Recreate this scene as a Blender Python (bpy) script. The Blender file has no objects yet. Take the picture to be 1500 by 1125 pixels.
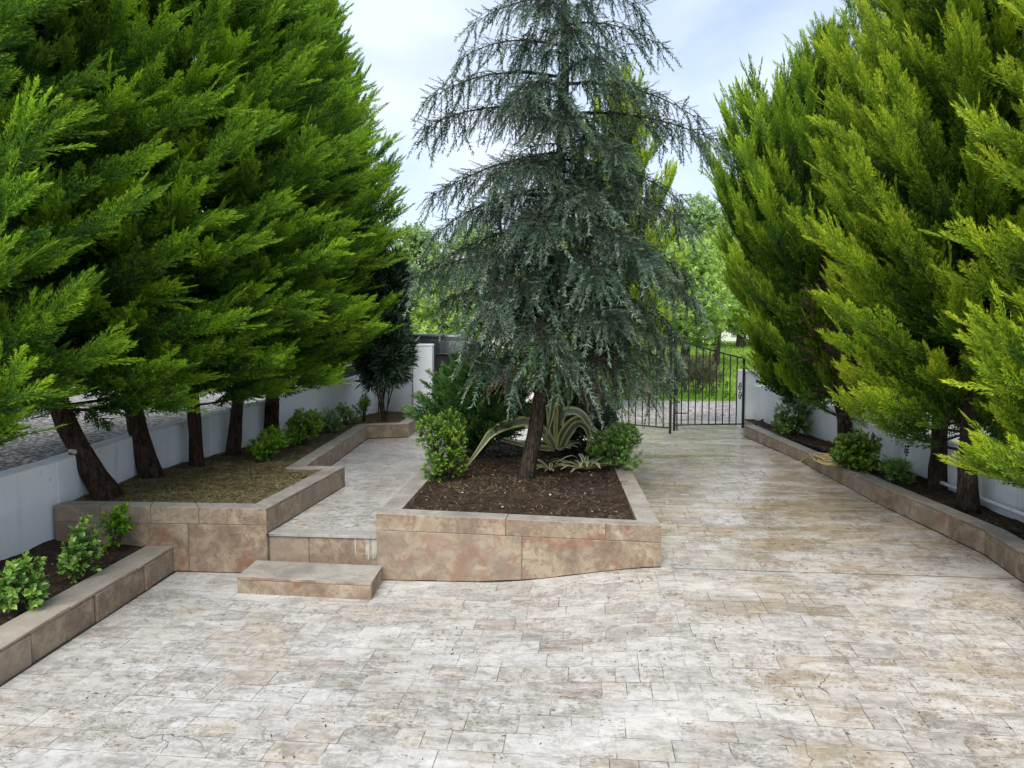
import bpy, bmesh, math, random
import numpy as np
from mathutils import Vector, Matrix, noise as mnoise

R = math.radians
random.seed(7)
scene = bpy.context.scene
col = scene.collection

# ------------------------------------------------------------------ camera maths
F, CX, CY, CAMH = 1100.0, 750.0, 562.5, 2.25
PITCH = math.atan((562.5 - 481.0) / F)
CP, SP = math.cos(PITCH), math.sin(PITCH)

def ray(px, py):
    u = (px - CX) / F
    v = -(py - CY) / F
    return (u, CP + v * SP, -SP + v * CP)

def at_z(px, py, z):
    d = ray(px, py)
    s = (z - CAMH) / d[2]
    return (d[0] * s, d[1] * s, z)

def at_y(px, py, y):
    d = ray(px, py)
    s = y / d[1]
    return (d[0] * s, y, CAMH + d[2] * s)

# ------------------------------------------------------------------ object helpers
def link(o, parent=None):
    col.objects.link(o)
    if parent is not None:
        o.parent = parent
        o.matrix_parent_inverse = Matrix.Translation(-Vector(parent.location)) if parent.type == 'EMPTY' else Matrix()
    return o

def tag(o, label=None, cat=None, group=None, kind=None):
    if label: o['label'] = label
    if cat: o['category'] = cat
    if group: o['group'] = group
    if kind: o['kind'] = kind
    return o

def empty(name, loc, label, cat, group=None):
    o = bpy.data.objects.new(name, None)
    o.location = loc
    o.empty_display_size = 0.2
    col.objects.link(o)
    return tag(o, label, cat, group)

def mesh_np(name, V, Fc, mats, attrs=None, midx=None, parent=None, smooth=False):
    """V (n,3) float, Fc (m,k) int with the same k for every face"""
    V = np.ascontiguousarray(V, dtype=np.float32)
    Fc = np.ascontiguousarray(Fc, dtype=np.int32)
    me = bpy.data.meshes.new(name)
    n, (m, k) = len(V), Fc.shape
    me.vertices.add(n); me.loops.add(m * k); me.polygons.add(m)
    me.vertices.foreach_set('co', V.ravel())
    me.loops.foreach_set('vertex_index', Fc.ravel())
    me.polygons.foreach_set('loop_start', np.arange(0, m * k, k, dtype=np.int32))
    if midx is not None:
        me.polygons.foreach_set('material_index', np.ascontiguousarray(midx, dtype=np.int32))
    me.update(calc_edges=True)
    if not smooth:
        me.shade_flat()
    for an, av in (attrs or {}).items():
        a = me.attributes.new(an, 'FLOAT', 'POINT')
        a.data.foreach_set('value', np.ascontiguousarray(av, dtype=np.float32))
    for mt in (mats if isinstance(mats, (list, tuple)) else [mats]):
        me.materials.append(mt)
    o = bpy.data.objects.new(name, me)
    return link(o, parent)

class MB:
    """collects polygons of any size into one mesh"""
    def __init__(self):
        self.v, self.f, self.m, self.r = [], [], [], []
    def add(self, vs, fs, mi=0, rnd=0.5):
        b = len(self.v)
        self.v += [tuple(p) for p in vs]
        self.r += [rnd] * len(vs)
        for i, f in enumerate(fs):
            self.f.append([b + q for q in f])
            self.m.append(mi if isinstance(mi, int) else mi[i])
    def hexa(self, bot, top, mi_side=0, mi_top=0, rnd=0.5):
        fs = [(3, 2, 1, 0), (4, 5, 6, 7), (0, 1, 5, 4), (1, 2, 6, 5), (2, 3, 7, 6), (3, 0, 4, 7)]
        self.add(list(bot) + list(top), fs, [mi_side, mi_top, mi_side, mi_side, mi_side, mi_side], rnd)
    def box(self, c, s, rz=0.0, mi=0, rnd=0.5):
        cx, cy, cz = c; sx, sy, sz = [q / 2 for q in s]
        ca, sa = math.cos(rz), math.sin(rz)
        def p(x, y, z): return (cx + x * ca - y * sa, cy + x * sa + y * ca, cz + z)
        self.hexa([p(-sx, -sy, -sz), p(sx, -sy, -sz), p(sx, sy, -sz), p(-sx, sy, -sz)],
                  [p(-sx, -sy, sz), p(sx, -sy, sz), p(sx, sy, sz), p(-sx, sy, sz)], mi, mi, rnd)
    def tube(self, pts, radii, n=8, mi=0, cap=True, rnd=0.5, lump=0.0, rng=random):
        pts = [Vector(p) for p in pts]
        if not isinstance(radii, (list, tuple)): radii = [radii] * len(pts)
        vs = []
        up = Vector((0.13, 0.31, 0.94))
        t0 = (pts[1] - pts[0]).normalized()
        s = t0.cross(up)
        if s.length < 1e-3: s = t0.cross(Vector((1, 0, 0)))
        s.normalize()
        for i, p in enumerate(pts):
            t = (pts[min(i + 1, len(pts) - 1)] - pts[max(i - 1, 0)]).normalized()
            s = (s - t * s.dot(t)).normalized()
            b = t.cross(s)
            for k in range(n):
                a = 2 * math.pi * k / n
                rr = radii[i] * (1 + (rng.uniform(-lump, lump) if lump else 0))
                vs.append(p + (s * math.cos(a) + b * math.sin(a)) * rr)
        fs = []
        for i in range(len(pts) - 1):
            for k in range(n):
                fs.append((i * n + k, i * n + (k + 1) % n, (i + 1) * n + (k + 1) % n, (i + 1) * n + k))
        if cap:
            fs.append(tuple(range(n - 1, -1, -1)))
            fs.append(tuple((len(pts) - 1) * n + k for k in range(n)))
        self.add(vs, fs, mi, rnd)
    def build(self, name, mats, parent=None, smooth=False, bevel=0.0, seg=1):
        me = bpy.data.meshes.new(name)
        me.from_pydata(self.v, [], self.f)
        me.polygons.foreach_set('material_index', self.m)
        a = me.attributes.new('rnd', 'FLOAT', 'POINT')
        a.data.foreach_set('value', self.r)
        for mt in (mats if isinstance(mats, (list, tuple)) else [mats]):
            me.materials.append(mt)
        if smooth: me.shade_smooth()
        me.update()
        o = bpy.data.objects.new(name, me)
        link(o, parent)
        if bevel:
            b = o.modifiers.new('bevel', 'BEVEL'); b.width = bevel; b.segments = seg
            b.limit_method = 'ANGLE'; b.angle_limit = R(40)
        return o

# ------------------------------------------------------------------ material helpers
class NT:
    def __init__(self, name):
        self.mat = bpy.data.materials.new(name)
        self.mat.use_nodes = True
        self.t = self.mat.node_tree
        self.t.nodes.clear()
        self.out = self.t.nodes.new('ShaderNodeOutputMaterial')
        tc = self.t.nodes.new('ShaderNodeTexCoord')
        self.P = tc.outputs['Object']
    def node(self, typ, **kw):
        n = self.t.nodes.new(typ)
        for k, v in kw.items(): setattr(n, k, v)
        return n
    def set(self, sock, v):
        if isinstance(v, bpy.types.NodeSocket): self.t.links.new(v, sock)
        else:
            if sock.type == 'RGBA' and len(v) == 3: v = (*v, 1.0)
            sock.default_value = v
    def m(self, op, a, b=0.0, c=0.0, clamp=False):
        n = self.node('ShaderNodeMath', operation=op, use_clamp=clamp)
        self.set(n.inputs[0], a); self.set(n.inputs[1], b); self.set(n.inputs[2], c)
        return n.outputs[0]
    def mr(self, v, a, b, c=0.0, d=1.0, smooth=True):
        n = self.node('ShaderNodeMapRange', interpolation_type='SMOOTHSTEP' if smooth else 'LINEAR')
        self.set(n.inputs['Value'], v)
        for k, q in zip(('From Min', 'From Max', 'To Min', 'To Max'), (a, b, c, d)): self.set(n.inputs[k], q)
        return n.outputs[0]
    def noise(self, vec, scale, detail=3.0, rough=0.55, dist=0.0):
        n = self.node('ShaderNodeTexNoise')
        self.set(n.inputs['Vector'], vec)
        n.inputs['Scale'].default_value = scale
        n.inputs['Detail'].default_value = detail
        n.inputs['Roughness'].default_value = rough
        n.inputs['Distortion'].default_value = dist
        return n.outputs['Fac']
    def vor(self, vec, scale, feature='F1', out='Distance', rnd=1.0):
        n = self.node('ShaderNodeTexVoronoi', feature=feature)
        self.set(n.inputs['Vector'], vec)
        n.inputs['Scale'].default_value = scale
        n.inputs['Randomness'].default_value = rnd
        return n.outputs[out]
    def white(self, vec):
        n = self.node('ShaderNodeTexWhiteNoise', noise_dimensions='3D')
        self.set(n.inputs['Vector'], vec)
        return n.outputs['Value'], n.outputs['Color']
    def comb(self, x, y, z=0.0):
        n = self.node('ShaderNodeCombineXYZ')
        self.set(n.inputs[0], x); self.set(n.inputs[1], y); self.set(n.inputs[2], z)
        return n.outputs[0]
    def sep(self, v):
        n = self.node('ShaderNodeSeparateXYZ'); self.set(n.inputs[0], v)
        return n.outputs
    def scl(self, v, s):
        n = self.node('ShaderNodeMapping'); self.set(n.inputs['Vector'], v)
        n.inputs['Scale'].default_value = s
        return n.outputs[0]
    def mix(self, fac, a, b, blend='MIX'):
        n = self.node('ShaderNodeMix', data_type='RGBA', blend_type=blend)
        self.set(n.inputs[0], fac); self.set(n.inputs[6], a); self.set(n.inputs[7], b)
        return n.outputs[2]
    def ramp(self, fac, stops, interp='LINEAR'):
        n = self.node('ShaderNodeValToRGB')
        n.color_ramp.interpolation = interp
        e = n.color_ramp.elements
        while len(e) < len(stops): e.new(0.5)
        for q, (p, c) in zip(e, stops):
            q.position = p; q.color = (*c, 1.0)
        self.set(n.inputs[0], fac)
        return n.outputs[0]
    def attr(self, name):
        return self.node('ShaderNodeAttribute', attribute_name=name).outputs['Fac']
    def bump(self, h, strength=0.5, dist=0.01, normal=None):
        n = self.node('ShaderNodeBump')
        n.inputs['Strength'].default_value = strength
        n.inputs['Distance'].default_value = dist
        self.set(n.inputs['Height'], h)
        if normal is not None: self.set(n.inputs['Normal'], normal)
        return n.outputs[0]
    def surf(self, color, rough=0.8, normal=None, spec=0.3, metal=0.0, coat=0.0):
        b = self.node('ShaderNodeBsdfPrincipled')
        self.set(b.inputs['Base Color'], color)
        self.set(b.inputs['Roughness'], rough)
        self.set(b.inputs['Specular IOR Level'], spec)
        self.set(b.inputs['Metallic'], metal)
        self.set(b.inputs['Coat Weight'], coat)
        if normal is not None: self.set(b.inputs['Normal'], normal)
        self.t.links.new(b.outputs[0], self.out.inputs['Surface'])
        return self.mat
    def leafsurf(self, color, trans=0.3, rough=0.5, spec=0.25):
        b = self.node('ShaderNodeBsdfPrincipled')
        self.set(b.inputs['Base Color'], color)
        self.set(b.inputs['Roughness'], rough)
        self.set(b.inputs['Specular IOR Level'], spec)
        t = self.node('ShaderNodeBsdfTranslucent')
        self.set(t.inputs['Color'], color)
        mx = self.node('ShaderNodeMixShader')
        mx.inputs[0].default_value = trans
        self.t.links.new(b.outputs[0], mx.inputs[1])
        self.t.links.new(t.outputs[0], mx.inputs[2])
        self.t.links.new(mx.outputs[0], self.out.inputs['Surface'])
        return self.mat

def leaf_mat(name, old, mid, new, trans=0.3, vary=0.45, rough=0.5, spec=0.25, sc=1.1):
    """leaf colour runs from old growth and painted crown shade (tip 0) to fresh shoots (tip 1), varied per shoot"""
    n = NT(name)
    tip, rnd = n.attr('tip'), n.attr('rnd')
    big = n.noise(n.P, sc, 2.0)
    f = n.m('ADD', tip, n.m('MULTIPLY', n.m('SUBTRACT', rnd, 0.5), vary))
    f = n.m('ADD', f, n.m('MULTIPLY', n.m('SUBTRACT', big, 0.5), 0.5), clamp=True)
    c = n.ramp(f, [(0.0, old), (0.5, mid), (1.0, new)])
    return n.leafsurf(c, trans, rough, spec)

def bark_mat(name, a, b, sc=1.0):
    n = NT(name)
    p = n.scl(n.P, (1, 1, 0.24))
    s = n.noise(p, 26 * sc, 5, 0.65, 0.6)
    l = n.noise(n.P, 5 * sc, 3)
    fs = n.vor(p, 34 * sc, 'DISTANCE_TO_EDGE')
    c = n.mix(n.mr(s, 0.3, 0.7), a, b)
    c = n.mix(n.mr(l, 0.5, 0.75, 0, 0.5), c, (0.13, 0.10, 0.085))
    h = n.m('ADD', s, n.mr(fs, 0.0, 0.12, 0, 0.8))
    return n.surf(c, 0.9, n.bump(h, 1.0, 0.02), 0.15)

M = {}
M['cyp_left'] = leaf_mat('cypress_green', (0.028, 0.080, 0.020), (0.105, 0.245, 0.024), (0.38, 0.60, 0.032), 0.40)
M['cyp_right'] = leaf_mat('cypress_gold_green', (0.050, 0.120, 0.018), (0.22, 0.385, 0.024), (0.60, 0.70, 0.045), 0.38)
M['cyp_mid'] = leaf_mat('cypress_mid_green', (0.034, 0.095, 0.019), (0.145, 0.30, 0.024), (0.45, 0.62, 0.035), 0.38)
M['cedar'] = leaf_mat('cedar_needles', (0.022, 0.046, 0.030), (0.082, 0.138, 0.092), (0.25, 0.335, 0.24), 0.25, 0.7)
M['conifer_shrub'] = leaf_mat('yew_green', (0.015, 0.05, 0.015), (0.05, 0.14, 0.035), (0.13, 0.27, 0.05), 0.25)
M['privet'] = leaf_mat('privet_leaves', (0.03, 0.08, 0.012), (0.10, 0.22, 0.018), (0.28, 0.40, 0.04), 0.3, 0.8, 0.35, 0.4, 4.0)
M['lime'] = leaf_mat('lime_leaves', (0.05, 0.13, 0.012), (0.16, 0.36, 0.018), (0.34, 0.52, 0.035), 0.35, 0.8, 0.4, 0.35, 4.0)
M['gloss'] = leaf_mat('glossy_leaves', (0.04, 0.11, 0.022), (0.14, 0.31, 0.045), (0.36, 0.52, 0.11), 0.25, 0.8, 0.3, 0.5, 5.0)
M['dark_leaf'] = leaf_mat('oleander_leaves', (0.012, 0.032, 0.016), (0.03, 0.065, 0.032), (0.10, 0.15, 0.09), 0.2, 0.8, 0.35, 0.5)
M['pale_leaf'] = leaf_mat('pale_tree_leaves', (0.16, 0.28, 0.05), (0.30, 0.47, 0.085), (0.50, 0.64, 0.19), 0.4, 0.8)
M['far_leaf'] = leaf_mat('far_leaves', (0.13, 0.22, 0.07), (0.24, 0.37, 0.12), (0.40, 0.53, 0.22), 0.35, 0.8, 0.5, 0.2, 0.3)
M['dead_needle'] = leaf_mat('dead_twigs', (0.07, 0.048, 0.034), (0.14, 0.098, 0.068), (0.26, 0.19, 0.13), 0.1)
M['bush_brown'] = leaf_mat('dull_bush', (0.05, 0.07, 0.03), (0.11, 0.12, 0.06), (0.20, 0.19, 0.10), 0.2)
M['bark'] = bark_mat('red_brown_bark', (0.020, 0.013, 0.010), (0.085, 0.052, 0.038))
M['bark_dark'] = bark_mat('dark_bark', (0.018, 0.014, 0.011), (0.07, 0.052, 0.040))
M['cedar_bark'] = bark_mat('cedar_bark', (0.022, 0.017, 0.013), (0.085, 0.062, 0.048))
M['stem'] = bark_mat('stem_bark', (0.03, 0.022, 0.014), (0.09, 0.07, 0.045))

def paving(name, warm, wet):
    n = NT(name)
    X, Y, Z = n.sep(n.P)
    k = 1 / math.sqrt(1.01)
    wob = n.m('MULTIPLY', n.m('SUBTRACT', n.noise(n.P, 1.3, 2), 0.5), 0.005)
    u = n.m('ADD', n.m('MULTIPLY', n.m('SUBTRACT', X, n.m('MULTIPLY', Y, 0.1)), k), wob)
    v = n.m('ADD', n.m('MULTIPLY', n.m('ADD', Y, n.m('MULTIPLY', X, 0.1)), k), wob)
    rv = n.m('DIVIDE', v, 0.2005)
    row = n.m('FLOOR', rv)
    fv = n.m('FRACT', rv)
    rr, _ = n.white(n.comb(row, 3.7, 1.1))
    u2 = n.m('ADD', n.m('DIVIDE', u, n.m('ADD', 0.302, n.m('MULTIPLY', n.m('GREATER_THAN', rr, 0.72), 0.09))), n.m('MULTIPLY', rr, 7.3))
    cl = n.m('FLOOR', u2)
    fu = n.m('FRACT', u2)
    a0, _ = n.white(n.comb(row, cl, 0.5))
    split = n.m('GREATER_THAN', a0, 0.86)
    cl2 = n.m('ADD', cl, n.m('MULTIPLY', n.m('MULTIPLY', split, n.m('GREATER_THAN', fu, 0.5)), 0.37))
    fs = n.m('FRACT', n.m('MULTIPLY', fu, 2.0))
    fu = n.m('ADD', n.m('MULTIPLY', fu, n.m('SUBTRACT', 1.0, split)), n.m('MULTIPLY', fs, split))
    wu = n.m('SUBTRACT', 0.302, n.m('MULTIPLY', split, 0.151))
    du = n.m('MULTIPLY', n.m('MINIMUM', fu, n.m('SUBTRACT', 1.0, fu)), wu)
    dv = n.m('MULTIPLY', n.m('MINIMUM', fv, n.m('SUBTRACT', 1.0, fv)), 0.2005)
    e = n.m('MINIMUM', du, dv)
    fine = n.noise(n.P, 55, 4, 0.7)
    e = n.m('ADD', e, n.m('MULTIPLY', n.m('SUBTRACT', fine, 0.5), 0.006))
    rid, rcol = n.white(n.comb(row, cl2, 9.0))
    rid2, _ = n.white(n.comb(row, cl2, 4.0))
    rid3, _ = n.white(n.comb(row, cl2, 6.0))
    # local coordinates, shifted per tile so that veins break at the joints
    lp = n.comb(n.m('ADD', u, n.m('MULTIPLY', rid, 50)), n.m('ADD', v, n.m('MULTIPLY', rid2, 50)), 0.0)
    if warm < 0.5:
        base = n.ramp(rid, [(0.0, (0.24, 0.228, 0.212)), (0.25, (0.34, 0.325, 0.305)), (0.5, (0.42, 0.405, 0.385)),
                            (0.72, (0.385, 0.355, 0.32)), (0.86, (0.37, 0.315, 0.245)), (0.95, (0.30, 0.24, 0.215)), (1.0, (0.20, 0.165, 0.15))])
    else:
        base = n.ramp(rid, [(0.0, (0.43, 0.41, 0.37)), (0.25, (0.50, 0.48, 0.44)), (0.5, (0.54, 0.52, 0.48)),
                            (0.75, (0.50, 0.46, 0.39)), (0.92, (0.50, 0.44, 0.35)), (1.0, (0.42, 0.38, 0.34))])
    streak = n.noise(n.scl(lp, (3.2, 19.0, 1.0)), 1.0, 7, 0.68, 0.5)
    mott = n.noise(lp, 11, 8, 0.72, 0.7)
    c = n.mix(n.mr(streak, 0.36, 0.66, 0.0, 0.60), base, (0.52, 0.51, 0.49))
    c = n.mix(n.mr(mott, 0.47, 0.62, 0.0, 0.72), c, (0.20, 0.18, 0.155))
    fm = n.mr(n.noise(lp, 34, 7, 0.78, 0.4), 0.49, 0.60)
    c = n.mix(n.m('MULTIPLY', fm, n.mr(rid2, 0.1, 0.9, 0.15, 0.55)), c, (0.62, 0.605, 0.58))
    por = n.m('MULTIPLY', n.mr(n.noise(lp, 7.5, 6, 0.7), 0.50, 0.56), n.m('GREATER_THAN', rid3, 0.62))
    c = n.mix(n.m('MULTIPLY', por, n.mr(X, -1.5, 2.5, 0.28, 0.55)), c, (0.24, 0.195, 0.13))
    # large worn patches that run across the joints: pale lime bloom, grey grime and brown-green soiling
    bl0 = n.noise(n.scl(n.comb(u, v, 0), (0.9, 1.9, 1)), 1.0, 8, 0.66, 0.4)
    bloom = bl0
    c = n.mix(n.mr(bloom, 0.48, 0.64, 0.0, 0.60), c, (0.60, 0.595, 0.585))
    lime = n.mr(n.noise(n.scl(n.comb(u, n.m('ADD', v, 31), 0), (2.2, 6.5, 1)), 1.6, 9, 0.74, 0.8), 0.53, 0.62)
    c = n.mix(n.m('MULTIPLY', lime, 0.40), c, (0.66, 0.655, 0.64))
    grime = n.mr(n.noise(n.scl(n.comb(n.m('ADD', u, 7), v, 0), (1.5, 3.6, 1)), 1.5, 9, 0.72, 0.6), 0.52, 0.66)
    c = n.mix(n.m('MULTIPLY', grime, 0.55), c, (0.20, 0.185, 0.165))
    soil = n.noise(n.scl(n.comb(n.m('ADD', u, 20), v, 0), (1.1, 2.2, 1)), 1.0, 8, 0.68, 0.6)
    c = n.mix(n.m('MULTIPLY', n.mr(soil, 0.51, 0.64, 0.0, 0.50 if warm < .5 else .30), n.mr(X, -1.5, 2.5, 0.40, 1.0)), c, (0.27, 0.205, 0.12))
    # warmer towards the right-hand side of the yard
    wx = n.mr(n.m('ADD', X, n.m('MULTIPLY', bloom, 2.5)), 0.8, 4.2, 0.0, 0.34)
    c = n.mix(wx, c, n.mix(1.0, c, (0.95, 0.84, 0.69), 'MULTIPLY'))
    # pits of the travertine and dark moss specks
    pitm = n.mr(n.noise(lp, 4.5, 4, 0.6), 0.47, 0.60)
    pit = n.mr(n.noise(n.scl(lp, (1.0, 1.7, 1.0)), 30, 6, 0.80), 0.545, 0.60)
    pit = n.m('MULTIPLY', pit, n.m('MAXIMUM', por, n.m('MULTIPLY', pitm, n.mr(rid3, 0.15, 0.6, 0.25, 1.0))))
    c = n.mix(n.m('MULTIPLY', pit, 0.85), c, (0.07, 0.058, 0.046))
    grit = n.mr(n.noise(n.P, 120, 4, 0.75), 0.56, 0.70)
    c = n.mix(n.m('MULTIPLY', grit, 0.38), c, (0.12, 0.11, 0.10))
    # joints: dark in places, limed white in others
    jm = n.mr(e, 0.0008, 0.0040, 1.0, 0.0)
    jw = n.noise(n.P, 2.1, 4, 0.6)
    jc = n.mix(n.mr(jw, 0.47, 0.57), (0.09, 0.078, 0.065), (0.55, 0.54, 0.51))
    jf = n.m('MULTIPLY', jm, n.mr(n.noise(n.P, 3.3, 5, 0.65), 0.36, 0.58, 0.22, 0.92))
    c = n.mix(jf, c, jc)
    # hairline cracks
    wv = n.node('ShaderNodeVectorMath', operation='ADD')
    n.set(wv.inputs[0], n.comb(u, v, 0))
    ns = n.node('ShaderNodeTexNoise'); n.set(ns.inputs['Vector'], n.P); ns.inputs['Scale'].default_value = 2.5
    ns.inputs['Detail'].default_value = 5
    sm = n.node('ShaderNodeVectorMath', operation='SCALE'); n.set(sm.inputs[0], ns.outputs['Color']); sm.inputs['Scale'].default_value = 0.5
    n.set(wv.inputs[1], sm.outputs[0])
    ck = n.vor(wv.outputs[0], 0.62, 'DISTANCE_TO_EDGE')
    ckm = n.m('MULTIPLY', n.mr(ck, 0.0006, 0.0026, 1.0, 0.0), n.mr(n.noise(n.P, 0.9, 4), 0.56, 0.62))
    c = n.mix(n.m('MULTIPLY', ckm, 0.85), c, (0.05, 0.042, 0.035))
    # the straight joint where the ramp starts
    if warm < 0.5:
        dj = n.m('ABSOLUTE', n.m('SUBTRACT', n.m('ADD', v, n.m('MULTIPLY', n.m('SUBTRACT', n.noise(n.P, 4, 3), 0.5), 0.03)), 6.515))
        jl = n.m('MULTIPLY', n.mr(dj, 0.004, 0.010, 1.0, 0.0), n.mr(n.noise(n.P, 2.0, 2), 0.36, 0.46))
        jl = n.m('MULTIPLY', jl, n.m('GREATER_THAN', X, 1.2))
        c = n.mix(n.m('MULTIPLY', jl, 0.9), c, (0.055, 0.045, 0.038))
    ramp_f = n.mr(v, 6.4, 7.4) if warm < 0.5 else 1.0
    if warm < 0.5:
        rw = n.noise(n.scl(n.comb(u, v, 0), (1.0, 3.2, 1)), 1.2, 5, 0.62, 0.7)
        wc = n.mix(n.mr(rw, 0.40, 0.62), n.mix(1.0, c, (0.80, 0.69, 0.53), 'MULTIPLY'), c)
        c = n.mix(n.m('MULTIPLY', ramp_f, 0.85), c, wc)
    wetn = n.noise(n.scl(n.comb(u, v, 0), (0.7, 1.4, 1)), 1.1, 4, 0.6)
    dry = n.mr(n.m('ADD', fine, n.m('MULTIPLY', wetn, 0.8)), 0.6, 1.2, 0.30, 0.62)
    wetr = n.mr(wetn, 0.40, 0.62, 0.09, 0.36)
    if warm < 0.5:
        mxr = n.node('ShaderNodeMix', data_type='FLOAT')
        n.set(mxr.inputs[0], ramp_f); n.set(mxr.inputs[2], dry); n.set(mxr.inputs[3], wetr)
        rough = mxr.outputs[0]
    else:
        rough = wetr
    h = n.m('SUBTRACT', n.m('ADD', n.m('MULTIPLY', fine, 0.35), n.m('MULTIPLY', rid2, 0.30)), n.m('ADD', n.m('MULTIPLY', pit, 0.9), n.m('ADD', n.m('MULTIPLY', jm, 0.9), ckm)))
    nrm = n.bump(h, 0.45, 0.006)
    return n.surf(c, rough, nrm, 0.45)

M['paving'] = paving('travertine_paving', 0.0, 0.0)
M['path'] = paving('travertine_path', 0.6, 1.0)

def travertine(name, tan=1.0):
    n = NT(name)
    rnd = n.attr('rnd')
    p = n.node('ShaderNodeVectorMath', operation='ADD')
    n.set(p.inputs[0], n.P); n.set(p.inputs[1], n.comb(n.m('MULTIPLY', rnd, 37), n.m('MULTIPLY', rnd, 11), n.m('MULTIPLY', rnd, 23)))
    p = p.outputs[0]
    a = n.noise(p, 3.2, 6, 0.62, 0.9)
    b = n.noise(p, 11, 6, 0.7, 1.2)
    d = n.noise(p, 42, 4, 0.7)
    c = n.ramp(a, [(0.28, (0.120, 0.088, 0.064)), (0.43, (0.215, 0.160, 0.115)), (0.56, (0.290, 0.230, 0.158)), (0.70, (0.38, 0.32, 0.235))])
    c = n.mix(n.mr(b, 0.44, 0.62, 0, 0.65), c, (0.150, 0.098, 0.066))
    red = n.noise(p, 1.9, 4, 0.6, 1.4)
    c = n.mix(n.mr(red, 0.57, 0.66, 0, 0.55), c, (0.21, 0.085, 0.05))
    c = n.mix(n.mr(n.noise(p, 2.6, 7, 0.7, 0.5), 0.54, 0.64, 0, 0.55), c, (0.42, 0.33, 0.24))
    sp = n.mr(n.noise(p, 70, 3, 0.75), 0.62, 0.72)
    c = n.mix(n.m('MULTIPLY', sp, n.mr(b, 0.4, 0.6, 0.1, 0.75)), c, (0.47, 0.42, 0.36))
    c = n.mix(n.mr(n.noise(p, 6, 3), 0.55, 0.75, 0, 0.45), c, (0.31, 0.27, 0.23))
    c = n.mix(n.m('MULTIPLY', n.m('SUBTRACT', rnd, 0.5, clamp=True), 0.7), c, (0.33, 0.285, 0.22))
    pit = n.mr(d, 0.63, 0.70)
    c = n.mix(n.m('MULTIPLY', pit, 0.6), c, (0.06, 0.042, 0.03))
    X, Y, Z = n.sep(n.P)
    h = n.m('SUBTRACT', n.m('MULTIPLY', d, 0.4), pit)
    return n.surf(c, 0.55, n.bump(h, 0.35, 0.004), 0.35)

def coping(name):
    n = NT(name)
    rnd = n.attr('rnd')
    a = n.noise(n.P, 3.5, 5, 0.6, 0.6)
    b = n.noise(n.P, 24, 5, 0.7)
    c = n.ramp(a, [(0.28, (0.20, 0.18, 0.155)), (0.5, (0.30, 0.275, 0.24)), (0.72, (0.40, 0.37, 0.32))])
    c = n.mix(n.mr(b, 0.50, 0.72, 0, 0.6), c, (0.145, 0.125, 0.10))
    c = n.mix(n.m('MULTIPLY', n.m('SUBTRACT', rnd, 0.4, clamp=True), 0.8), c, (0.38, 0.33, 0.265))
    sp = n.mr(n.noise(n.P, 85, 3, 0.7), 0.61, 0.70)
    c = n.mix(n.m('MULTIPLY', sp, 0.6), c, (0.09, 0.08, 0.065))
    return n.surf(c, 0.6, n.bump(b, 0.35, 0.004), 0.35)

M['trav'] = travertine('travertine_facing')
M['cope'] = coping('weathered_coping')

def simple(name, c0, c1, sc, rough=0.9, bumps=0.5, bd=0.02, spec=0.2, detail=5):
    n = NT(name)
    a = n.noise(n.P, sc, detail, 0.65, 0.3)
    b = n.noise(n.P, sc * 7, 4, 0.7)
    c = n.mix(n.mr(a, 0.3, 0.7), c0, c1)
    c = n.mix(n.mr(b, 0.52, 0.72, 0, 0.5), c, tuple(q * 0.45 for q in c0))
    return n.surf(c, rough, n.bump(n.m('ADD', a, b), bumps, bd), spec)

M['grout'] = simple('dark_grout', (0.13, 0.105, 0.08), (0.20, 0.165, 0.13), 20)
M['soil'] = simple('dark_soil', (0.040, 0.027, 0.019), (0.105, 0.075, 0.052), 9, 0.95, 1.0, 0.04, 0.1, 8)
M['soil_light'] = simple('dry_soil', (0.085, 0.065, 0.042), (0.19, 0.15, 0.095), 9, 0.95, 1.0, 0.04, 0.1, 8)
M['litter'] = leaf_mat('leaf_litter', (0.028, 0.019, 0.013), (0.065, 0.044, 0.029), (0.15, 0.105, 0.07), 0.0, 1.0)
M['clippings'] = leaf_mat('dry_clippings', (0.10, 0.09, 0.035), (0.21, 0.175, 0.08), (0.36, 0.30, 0.16), 0.1, 1.0, 0.7, 0.1, 2.0)
M['pebble'] = simple('pale_pebble', (0.35, 0.31, 0.27), (0.55, 0.52, 0.47), 30)

def gravel(name, c0, c1, sc):
    n = NT(name)
    v = n.node('ShaderNodeTexVoronoi'); n.set(v.inputs['Vector'], n.P); v.inputs['Scale'].default_value = sc
    g, _ = n.white(v.outputs['Position'])
    c = n.mix(g, c0, c1)
    c = n.mix(n.mr(n.noise(n.P, 0.8, 4), 0.42, 0.65, 0, 0.45), c, tuple(q * 0.55 for q in c0))
    c = n.mix(n.mr(v.outputs['Distance'], 0.35, 0.7, 0, 0.75), c, tuple(q * 0.25 for q in c0))
    return n.surf(c, 0.9, n.bump(n.m('SUBTRACT', 1.0, v.outputs['Distance']), 0.9, 0.03), 0.2)
M['gravel'] = gravel('grey_gravel', (0.25, 0.235, 0.215), (0.52, 0.50, 0.475), 17)
M['road'] = gravel('pale_road_gravel', (0.36, 0.335, 0.31), (0.60, 0.575, 0.55), 14)
M['field'] = simple('field_grass', (0.10, 0.19, 0.022), (0.21, 0.34, 0.045), 0.6, 0.95, 0.8, 0.1)
M['grass'] = leaf_mat('grass_blades', (0.09, 0.19, 0.02), (0.20, 0.36, 0.04), (0.36, 0.50, 0.09), 0.4, 1.0, 0.6, 0.1, 0.4)
M['ground'] = simple('bare_ground', (0.12, 0.12, 0.07), (0.2, 0.19, 0.12), 0.3)
M['concrete'] = simple('pale_concrete', (0.27, 0.26, 0.24), (0.40, 0.385, 0.36), 2.0, 0.85, 0.3, 0.01)

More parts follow.
